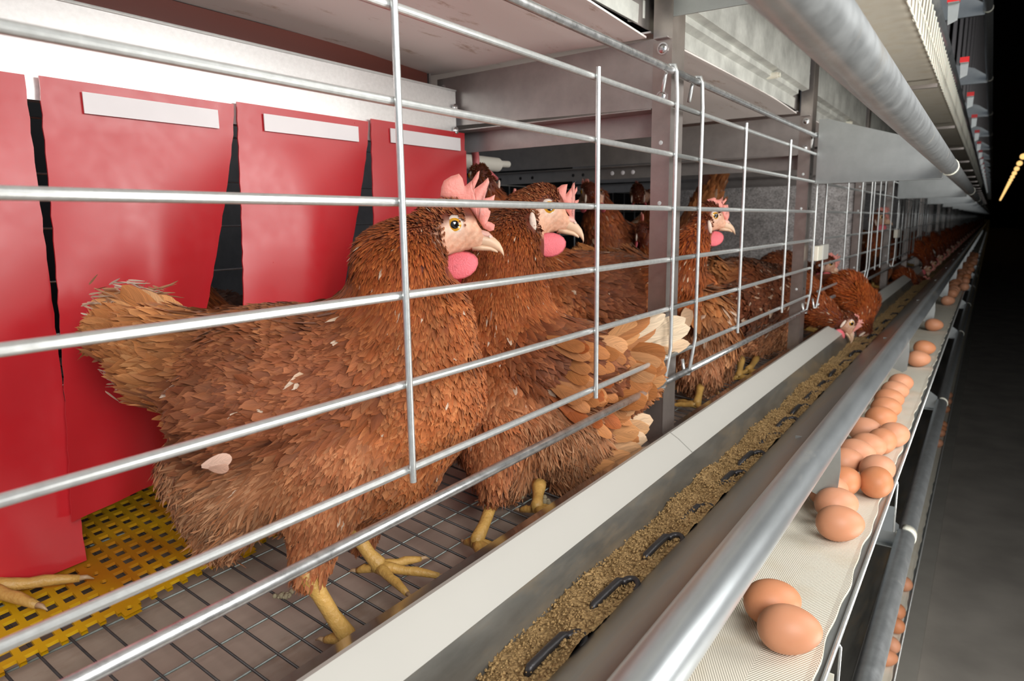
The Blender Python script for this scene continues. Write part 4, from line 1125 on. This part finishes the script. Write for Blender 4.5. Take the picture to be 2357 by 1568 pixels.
def comb_obj(cp,HX,base,root,tilt):
    # tessellate the outline, give it a lens-shaped thickness
    bm=bmesh.new(); vs=[bm.verts.new((x,0,z)) for x,z in cp]; bm.faces.new(vs)
    bmesh.ops.triangulate(bm,faces=bm.faces[:],ngon_method='EAR_CLIP')
    bmesh.ops.subdivide_edges(bm,edges=bm.edges[:],cuts=4,use_grid_fill=True)
    bmesh.ops.triangulate(bm,faces=bm.faces[:])
    bm.verts.ensure_lookup_table(); bm.normal_update()
    seg=[(np.array(cp[i]),np.array(cp[(i+1)%len(cp)])) for i in range(len(cp))]
    pos=[]; bd=[v.is_boundary for v in bm.verts]
    for v in bm.verts:
        p=np.array([v.co.x,v.co.z]); d=1e9
        for a,b in seg:
            ab=b-a; t=np.clip((p-a)@ab/(ab@ab),0,1); d=min(d,np.linalg.norm(p-a-ab*t))
        pos.append((v.co.x,v.co.z,d))
    V=[];F=[]; n=len(pos)
    for sgn in (1,-1):
        for x,z,d in pos:
            y=sgn*(1.2+5.5*(1-math.exp(-d/6)))*(1.0 if z>30 else 1.15)
            zz=max(0,z-45); V.append(tuple(HX(x,z,y+tilt*zz+2*math.sin(x*.07))-base))
    for f in bm.faces:
        i=[v.index for v in f.verts]; F.append(tuple(i)); F.append(tuple(k+n for k in i[::-1]))
    for e in bm.edges:
        if e.is_boundary:
            a,b=e.verts[0].index,e.verts[1].index; F.append((a,b,b+n,a+n))
    bm.free()
    o=mesh_obj('comb',V,F,M['comb'],root,smooth=True)
    bm=bmesh.new(); bm.from_mesh(o.data); bmesh.ops.recalc_face_normals(bm,faces=bm.faces[:]); bm.to_mesh(o.data); bm.free()
    return o
def R(px,p): return px*mpp(Vector(p))      # radius in photo pixels -> metres at p
def prim(reg,a,ra,b,rb):
    pa,pb=A(*a),A(*b); return (reg,pa,R(ra,pa),pb,R(rb,pb))
def foot(px,py,z=None):
    d=np.array(MW@Vector(((px-1178.5)/1571,(py-784)/1571,1))); t=(-.33-.1157*.33)/(d[2]+.1157*d[0]); p=d*t; p[2]+=.0015; return p
CT=[PAL['tail'][i] for i in range(3)]; CR=[PAL['rump'][i] for i in range(3)]; CW=[PAL['wing'][i] for i in range(3)]
WHT=lin(228,205,175)
def fan(root,tips,width,cols,nrm):
    return [(np.asarray(root)+np.array([0,0,.003*i-.006]),A(*t),nrm,width,cols[i%len(cols)]) for i,t in enumerate(tips)]

# -- the big hen in front
h1p=[prim('neck',(992,526,-.395),46,(918,612,-.404),88),
 prim('neck',(918,612,-.404),88,(926,740,-.412),138),
 prim('breast',(940,745,-.412),142,(925,890,-.415),178),
 prim('breast',(925,890,-.415),178,(880,1030,-.42),150),
 prim('back',(900,850,-.43),170,(620,880,-.465),165),
 prim('wing',(800,880,-.425),130,(540,950,-.465),120),
 prim('rump',(620,870,-.475),150,(420,830,-.53),105),
 prim('rump',(420,830,-.53),100,(320,790,-.56),76),
 prim('fluff',(820,1020,-.43),135,(560,1100,-.48),120),
 prim('fluff',(500,1060,-.49),105,(520,1190,-.485),72),
 prim('thigh',(760,1090,-.42),115,(718,1285,-.408),46),
 prim('thigh',(850,1080,-.45),100,(838,1215,-.462),36)]
d1=unit(A(950,850,-.42)-A(280,780,-.56)); d1[2]=0; n1=np.array([.8,-.5,.1])
t1=[(300+rx,730+ry) for rx,ry in ((0,0),)]
tips=[(190,690,-.60),(215,668,-.60),(262,655,-.59),(305,660,-.585),(345,672,-.58),(196,735,-.60),(205,775,-.60),(218,815,-.60),(232,852,-.60),(250,885,-.59),(285,905,-.585),(238,700,-.605),(262,735,-.60),(330,700,-.57),(380,700,-.55)]
tl=[(A(420+8*(i%3),790+10*(i%4),-.545),A(t[0]+14,t[1]+6,t[2]+.006),n1,.022,[CR[2],CT[0],CR[1],CT[1]][i%4]) for i,t in enumerate(tips)]
tl+=[(A(400+8*(i%3),785+10*(i%4),-.548),A(t[0]+45,t[1]+16,t[2]+.008),n1,.02,[CR[1],CR[2],CT[0]][i%3]) for i,t in enumerate(tips)]
for i in range(150):   # frayed pale ends of the tail
    rr2=np.random.RandomState(100+i); b0=tips[i%12]; px,py=b0[0]+rr2.randint(-2,50),b0[1]+rr2.randint(-14,22)
    an=rr2.randn()*.5; ll=rr2.randint(22,48)
    tl.append((A(px+ll*math.cos(an),py+ll*math.sin(an)*.8+6,-.585),A(px-8,py,-.597),n1+.5*rr2.randn(3),.0016,[lin(214,184,158),lin(196,150,112),lin(226,204,184)][i%3]))
wg=[(A(464,1074,-.400),A(536,1056,-.398),np.array([.85,-.5,.15]),.0095,lin(222,184,164)),(A(480,1078,-.400),A(528,1080,-.398),np.array([.85,-.5,.15]),.007,lin(208,164,142))]
hen('large brown hen in front, standing behind the nearest gate and looking right',h1p,
 (A(1047,517,-.385),(.80,.60,-.02),(0,0,1),1.0),
 [(A(716,1335,-.400),foot(800,1500),(.9,.35,0),.55),(A(822,1235,-.455),foot(872,1330),(.86,.5,0),.75)],
 tail=tl,wingc=wg,h=.0036,seed=1,dens=1.3,fscale=.84,white=.004,
 spots=[(A(588,888,-.405),.015),(A(572,935,-.41),.014),(A(838,880,-.355),.013),(A(762,905,-.365),.010),(A(640,1160,-.41),.016),(A(1030,1060,-.40),.018)],k=.02)
# -- the second hen, tail through the gate
h2p=[prim('neck',(1212,500,-.475),58,(1165,580,-.475),76),
 prim('neck',(1165,580,-.475),76,(1160,700,-.475),98),
 prim('breast',(1160,720,-.475),100,(1160,880,-.47),118),
 prim('back',(1190,820,-.46),110,(1310,860,-.415),118),
 prim('wing',(1240,820,-.425),100,(1390,880,-.385),88),
 prim('rump',(1330,860,-.41),105,(1440,870,-.365),62),
 prim('fluff',(1160,970,-.46),112,(1160,1060,-.45),74),
 prim('fluff',(1260,970,-.42),112,(1300,1045,-.41),72),
 prim('thigh',(1130,1020,-.44),80,(1133,1115,-.41),34),
 prim('fluff',(1330,1010,-.40),75,(1385,1060,-.385),42)]
n2=np.array([.75,-.6,.25])
tt_=[((1560,685),.026,CR[2]),((1575,722),.028,WHT),((1598,745),.028,WHT),((1600,780),.026,CT[2]),((1572,805),.028,CT[1]),((1538,840),.030,CR[1]),((1528,880),.030,CR[2]),((1500,915),.028,CR[1]),((1470,940),.026,CR[1])]
tl=[]; r2_=np.random.RandomState(7)
for i in range(30):
    f_=i/29*(len(tt_)-1); i0=min(int(f_),len(tt_)-2); g_=f_-i0
    px=tt_[i0][0][0]*(1-g_)+tt_[i0+1][0][0]*g_; py=tt_[i0][0][1]*(1-g_)+tt_[i0+1][0][1]*g_
    s_=r2_.choice([1,.82,.66,.5]); bx,by=1385+r2_.randint(-15,15),800+110*f_/8
    tl.append((A(bx,by,-.375),A(bx+(px-bx)*s_,by+(py-by)*s_,-.375+(.074*s_)*(1-.12*f_/8)),n2,tt_[i0][1]*(.7+.3*s_)*.82,tt_[i0 if g_<.5 else i0+1][2] if s_>.8 else [CR[1],CR[2],CT[0]][r2_.randint(3)]))
for (bx,by,px,py,c) in [(1350,985,1508,968,CT[2]),(1360,1000,1495,985,CT[1]),(1350,1020,1490,1010,CT[2]),(1345,1030,1480,1038,CT[1]),(1340,1050,1460,1062,CR[2]),(1330,1060,1430,1092,CR[2]),(1350,1000,1470,995,CR[2])]:
    tl.append((A(bx,by,-.388),A(px,py,-.328),n2,.024,c))
OR=[lin(206,142,88),lin(190,122,70),lin(216,158,108),lin(198,132,80)]
for i in range(30):
    f_=i/29; bx,by=1330+70*((i*7)%10)/10,790+120*((i*3)%10)/10; px=1440+100*(((i*7)%10)/10)**.8+r2_.randint(-8,8); py=by+8+60*((by-790)/120)+r2_.randint(-8,10)
    tl.append((A(bx,by,-.385),A(px,py,-.352+.046*min(1,(px-1420)/90)),n2,.019+.006*r2_.rand(),OR[i%4]))
wg=[]
for i in range(44):
    x0=1250+r2_.randint(0,130); y0=760+r2_.randint(0,160)+(x0-1250)*.3; L_=70+r2_.randint(0,50)
    wg.append((A(x0,y0,-.392+.00012*(x0-1250)),A(x0+L_*.95,y0+L_*(.25+.5*(y0-760)/200),-.360+.00012*(x0+L_-1250)),n2,.0135+.005*r2_.rand(),[CR[1],CR[2],OR[1],OR[3],PAL['breast'][1]][r2_.randint(5)]))
hen('second brown hen with its pale tail poking through the gate at the first post',h2p,
 (A(1256,478,-.452),(.72,.69,-.16),(0,0,1),1.26),
 [(A(1136,1150,-.41),foot(1098,1275),(.9,-.1,0),.6),(A(1240,1125,-.40),foot(1236,1192),(.9,.2,0),.6)],
 tail=tl,wingc=wg,h=.0045,seed=2,dens=1.15,fscale=.92,comb_off=(46,10,.50,.80),white=.009)
# -- dark hen behind the second one
h3p=[prim('neck',(1215,560,-.63),34,(1240,610,-.62),52),prim('breast',(1245,620,-.62),58,(1270,690,-.60),78),
 prim('back',(1290,660,-.60),82,(1420,670,-.565),86),prim('wing',(1330,680,-.57),70,(1470,720,-.53),62),prim('rump',(1420,690,-.56),72,(1525,740,-.52),42),
 prim('fluff',(1330,740,-.59),70,(1380,800,-.57),55)]
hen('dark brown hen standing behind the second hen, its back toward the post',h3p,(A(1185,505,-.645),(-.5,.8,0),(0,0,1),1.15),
 [((-.60,1.03,-.29),(-.60,1.03,-.297),(-.9,.3,0),.6),((-.57,1.10,-.29),(-.57,1.10,-.30),(-.9,.3,0),.6)],
 wingc=[(A(1400,690,-.53),A(1530,700,-.49),(.8,-.6,.1),.03,CT[1]),(A(1410,710,-.53),A(1545,730,-.48),(.8,-.6,.1),.03,CT[2]),(A(1400,660,-.53),A(1520,650,-.50),(.8,-.6,.1),.03,CW[2])],
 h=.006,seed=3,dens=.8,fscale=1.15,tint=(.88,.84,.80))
# -- hen looking right in the second cage
h5p=[prim('neck',(1615,520,-.41),26,(1588,570,-.42),34),prim('neck',(1588,570,-.42),34,(1572,625,-.435),46),
 prim('breast',(1568,630,-.44),46,(1555,690,-.46),58),prim('back',(1540,660,-.47),58,(1440,650,-.56),62),prim('rump',(1450,640,-.56),58,(1370,610,-.62),34),
 prim('fluff',(1500,700,-.50),56,(1450,730,-.55),48)]
hen('orange-brown hen in the second cage, looking right beside the first post',h5p,(A(1636,497,-.405),(.72,.68,-.05),(0,0,1),1.12),
 [((-.46,1.20,-.27),(-.45,1.20,-.316),(.9,.3,0),.6),((-.49,1.24,-.27),(-.48,1.24,-.312),(.9,.3,0),.6)],h=.005,seed=5,dens=.8,fscale=1.1,tint=(1.12,1.05,.95),comb_s=.5,comb_tilt=.25,white=.012)
# -- hen with raised tail, far back in the second cage
h6p=[prim('neck',(1490,560,-.72),18,(1500,600,-.71),28),prim('breast',(1500,600,-.71),34,(1520,640,-.70),46),prim('back',(1520,620,-.70),46,(1585,560,-.66),44),
 prim('rump',(1585,550,-.66),40,(1622,480,-.645),30),prim('rump',(1622,480,-.645),30,(1645,415,-.64),24)]
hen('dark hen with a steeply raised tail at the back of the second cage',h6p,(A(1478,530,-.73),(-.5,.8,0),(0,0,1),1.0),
 [((-.72,1.80,-.24),(-.72,1.80,-.283),(-.9,.3,0),.6)],tail=[(A(1640,470,-.64),A(1655,402,-.635),(.8,-.6,0),.03,lin(196,150,118)),(A(1630,480,-.64),A(1630,400,-.64),(.8,-.6,0),.04,CW[0]),(A(1640,480,-.64),A(1645,398,-.64),(.8,-.6,0),.04,CW[0])],
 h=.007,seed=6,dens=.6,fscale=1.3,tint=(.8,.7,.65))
# -- hen looking left far behind
h4p=[prim('neck',(1490,455,-.86),17,(1512,490,-.86),26),prim('neck',(1512,490,-.86),26,(1505,530,-.87),38),prim('breast',(1495,530,-.87),40,(1480,590,-.88),52),prim('back',(1490,560,-.87),52,(1560,590,-.86),50),prim('fluff',(1500,600,-.87),50,(1540,620,-.87),44)]
hen('brown hen far back in the cages, looking left, left of the first post',h4p,(A(1466,443,-.86),(-.55,.82,-.05),(0,0,1),1.15),
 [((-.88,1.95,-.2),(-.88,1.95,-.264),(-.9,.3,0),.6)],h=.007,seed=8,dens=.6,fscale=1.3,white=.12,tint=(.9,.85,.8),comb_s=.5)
h7p=[prim('neck',(1375,455,-.84),22,(1385,500,-.84),34),prim('breast',(1385,510,-.84),40,(1400,560,-.83),48),prim('back',(1395,540,-.84),46,(1440,560,-.80),46),prim('fluff',(1400,570,-.83),46,(1420,600,-.83),40)]
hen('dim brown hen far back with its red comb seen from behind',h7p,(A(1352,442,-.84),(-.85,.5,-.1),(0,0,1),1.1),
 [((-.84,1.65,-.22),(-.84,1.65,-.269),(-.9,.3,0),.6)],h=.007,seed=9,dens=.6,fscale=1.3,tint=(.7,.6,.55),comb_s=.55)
h14p=[prim('neck',(1118,425,-.68),22,(1125,470,-.68),34),prim('breast',(1125,480,-.68),44,(1130,560,-.68),60),prim('back',(1130,520,-.68),50,(1180,600,-.68),60),prim('fluff',(1140,600,-.68),55,(1160,640,-.68),50)]
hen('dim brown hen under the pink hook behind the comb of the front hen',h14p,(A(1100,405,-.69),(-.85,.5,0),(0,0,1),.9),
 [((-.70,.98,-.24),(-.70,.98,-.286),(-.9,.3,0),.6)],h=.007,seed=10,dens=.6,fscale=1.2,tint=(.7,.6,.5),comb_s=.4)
# -- second cage, rear view and the big body beside it
h8p=[prim('neck',(1590,625,-.50),26,(1598,660,-.49),40),prim('breast',(1600,670,-.48),46,(1605,740,-.46),62),prim('rump',(1612,720,-.44),62,(1625,770,-.425),64),prim('fluff',(1615,770,-.43),66,(1610,850,-.42),48),prim('fluff',(1640,800,-.43),50,(1650,850,-.43),32)]
hen('brown hen seen from behind with white flecks, beside the first post in the second cage',h8p,(A(1575,600,-.52),(-.8,.6,0),(0,0,1),1.0),
 [(A(1612,890,-.405),foot(1604,945),(-.8,.5,0),.6),(A(1652,870,-.41),foot(1642,908),(-.8,.5,0),.6)],
 tail=[(A(1600,700,-.43),A(1585,745,-.40),(.8,-.5,.2),.03,CT[2]),(A(1610,700,-.43),A(1610,760,-.40),(.8,-.5,.2),.03,CR[1])],h=.0055,seed=11,dens=.8,fscale=1.1,white=.045,tint=(.95,.9,.88))
h9p=[prim('neck',(1925,735,-.285),20,(1885,715,-.325),30),prim('neck',(1885,715,-.325),30,(1840,690,-.40),52),
 prim('breast',(1830,690,-.42),60,(1800,700,-.45),76),prim('back',(1800,690,-.46),76,(1700,680,-.50),84),prim('wing',(1770,690,-.45),70,(1680,720,-.48),66),prim('rump',(1710,680,-.50),76,(1650,640,-.53),42),prim('fluff',(1760,750,-.46),72,(1700,780,-.48),62)]
hen('reddish hen reaching over the white lip to feed at the second post',h9p,(A(1953,742,-.262),(.55,.35,-.75),(.5,.3,.8),1.05),
 [(A(1705,835,-.41),foot(1700,880),(.8,.5,0),.6),(A(1738,830,-.42),foot(1722,866),(.8,.5,0),.6)],h=.006,seed=12,dens=.8,fscale=1.15,tint=(.98,.92,.88),comb_s=.4,white=.03)
h10p=[prim('neck',(1985,755,-.255),18,(1982,700,-.27),32),prim('neck',(1982,700,-.27),32,(1950,668,-.30),36),prim('neck',(1950,668,-.30),36,(1900,680,-.37),48),prim('breast',(1890,690,-.40),56,(1860,700,-.44),60),prim('back',(1870,680,-.44),58,(1800,640,-.52),60),prim('fluff',(1850,720,-.45),56,(1820,740,-.48),50)]
hen('orange hen arching its neck down into the trough beyond the reddish one',h10p,(A(1990,775,-.247),(.15,.25,-.95),(.6,.6,.3),1.0),
 [((-.43,2.05,-.28),(-.42,2.06,-.318),(.9,.3,0),.6),((-.46,2.08,-.28),(-.46,2.08,-.314),(.9,.3,0),.6)],h=.006,seed=13,dens=.8,fscale=1.15,tint=(1.05,.95,.8),comb_s=.4)
h11p=[prim('neck',(1898,618,-.40),16,(1885,650,-.42),28),prim('breast',(1885,660,-.43),40,(1870,700,-.46),50),prim('back',(1870,680,-.47),50,(1840,680,-.54),50),prim('fluff',(1870,710,-.48),46,(1850,720,-.50),42)]
hen('hen with a pale comb looking out behind the white gate clip',h11p,(A(1906,606,-.385),(.8,.6,-.3),(0,0,1),1.1),
 [((-.48,2.2,-.28),(-.48,2.2,-.312),(.9,.3,0),.6)],h=.007,seed=14,dens=.6,fscale=1.3,comb_s=.5)
h12p=[prim('neck',(2018,515,-.38),10,(2012,560,-.385),16),prim('breast',(2015,570,-.39),22,(2022,620,-.40),27),prim('back',(2015,600,-.41),26,(2000,620,-.48),28),prim('fluff',(2020,630,-.42),25,(2010,650,-.44),24)]
hen('upright hen with a pink face behind the bars of the fourth gate',h12p,(A(2024,500,-.372),(.85,.5,0),(0,0,1),1.25),
 [((-.42,3.0,-.28),(-.42,3.0,-.318),(.9,.3,0),.6)],h=.007,seed=15,dens=.6,fscale=1.3,comb_s=.6)
h13p=[prim('neck',(2105,648,-.262),9,(2082,640,-.30),17),prim('neck',(2082,640,-.30),17,(2065,635,-.36),24),prim('breast',(2062,640,-.38),27,(2045,645,-.42),29),prim('back',(2050,635,-.42),28,(2020,640,-.50),28)]
hen('hen stretching its neck flat over the trough near the third and fourth cage',h13p,(A(2122,650,-.25),(.7,.45,-.4),(0,0,1),1.2),
 [((-.42,3.5,-.28),(-.42,3.5,-.318),(.9,.3,0),.6)],h=.008,seed=16,dens=.6,fscale=1.3,tint=(.9,.8,.75),comb_s=.5)
# feeding hens farther on: one model, copied
fp=[('neck',np.array([-.258,0,-.235]),.016,np.array([-.30,-.01,-.165]),.028),('neck',np.array([-.30,-.01,-.165]),.028,np.array([-.37,-.02,-.16]),.046),('breast',np.array([-.38,-.02,-.18]),.055,np.array([-.42,-.03,-.2]),.062),('back',np.array([-.41,-.03,-.19]),.062,np.array([-.53,-.05,-.16]),.058),('rump',np.array([-.52,-.05,-.16]),.05,np.array([-.60,-.05,-.12]),.03),('fluff',np.array([-.44,-.03,-.22]),.055,np.array([-.48,-.04,-.235]),.045)]
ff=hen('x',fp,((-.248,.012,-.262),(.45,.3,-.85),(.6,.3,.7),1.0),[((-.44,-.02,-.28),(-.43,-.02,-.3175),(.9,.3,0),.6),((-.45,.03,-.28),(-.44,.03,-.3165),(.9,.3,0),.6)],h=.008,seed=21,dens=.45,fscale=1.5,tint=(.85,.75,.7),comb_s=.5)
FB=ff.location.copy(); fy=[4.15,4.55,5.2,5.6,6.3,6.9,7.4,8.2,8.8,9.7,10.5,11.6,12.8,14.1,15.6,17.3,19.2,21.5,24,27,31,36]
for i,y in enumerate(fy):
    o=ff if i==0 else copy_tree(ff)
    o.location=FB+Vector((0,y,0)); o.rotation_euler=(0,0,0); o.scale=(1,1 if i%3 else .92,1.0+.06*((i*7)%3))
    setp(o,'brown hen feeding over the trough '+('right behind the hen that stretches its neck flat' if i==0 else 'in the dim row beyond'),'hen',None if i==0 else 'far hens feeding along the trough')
# dim hens seen through the gaps of the curtains, and the foot below the leftmost flap
np1=[('neck',np.array([-.84,.47,-.06]),.03,np.array([-.85,.48,-.12]),.045),('breast',np.array([-.85,.48,-.14]),.06,np.array([-.87,.50,-.19]),.07),('back',np.array([-.87,.5,-.17]),.07,np.array([-.97,.6,-.16]),.06),('fluff',np.array([-.88,.52,-.2]),.06,np.array([-.93,.57,-.2]),.055)]
hen('dark hen in the nest, glimpsed through the gap between two red flaps',np1,((-.835,.44,-.02),(.6,-.6,0),(0,0,1),1.0),[((-.87,.5,-.24),(-.87,.5,-.266),(.7,-.6,0),.6)],h=.008,seed=22,dens=.5,fscale=1.4,comb_s=.5)
np2=[('neck',np.array([-.80,.12,-.03]),.03,np.array([-.80,.10,-.10]),.045),('breast',np.array([-.80,.10,-.12]),.06,np.array([-.80,.09,-.16]),.066),('back',np.array([-.80,.08,-.15]),.068,np.array([-.86,-.04,-.14]),.06),('fluff',np.array([-.80,.08,-.19]),.06,np.array([-.83,.02,-.19]),.055)]
hen('hen hidden behind the leftmost red flap, only its pale foot shows below',np2,((-.79,.15,.0),(.5,.8,0),(0,0,1),1.0),[((-.71,.155,-.235),(-.635,.172,-.2925),(.45,.75,0),.7,1.15),((-.80,.10,-.25),(-.80,.10,-.275),(.6,.6,0),.6)],h=.008,seed=23,dens=.5,fscale=1.4,comb_s=.5)
# droppings and a loose feather
rr=random.Random(9)
for i,(px,py,s) in enumerate([(655,1378,.006),(1215,1252,.008),(1255,1262,.006),(1240,1150,.009),(1280,1165,.008)]):
    mb=MB()
    c=foot(px,py)
    for k in range(16): mb.ball((rr.gauss(0,s*.8),rr.gauss(0,s*.8),rr.random()*s*.3),s*(.15+.3*rr.random()),7,5)
    o=mb.build('dropping',M['dropping'],loc=tuple(c),smooth=True); setp(o,['crumbly dropping on the floor wires left of the front hen\'s leg','pale dropping on the floor wires in front of the second hen','small dropping beside the foot of the second hen','dark dropping on the floor behind the second hen\'s leg','dropping right of the second hen\'s leg near the trough'][i],'dropping')
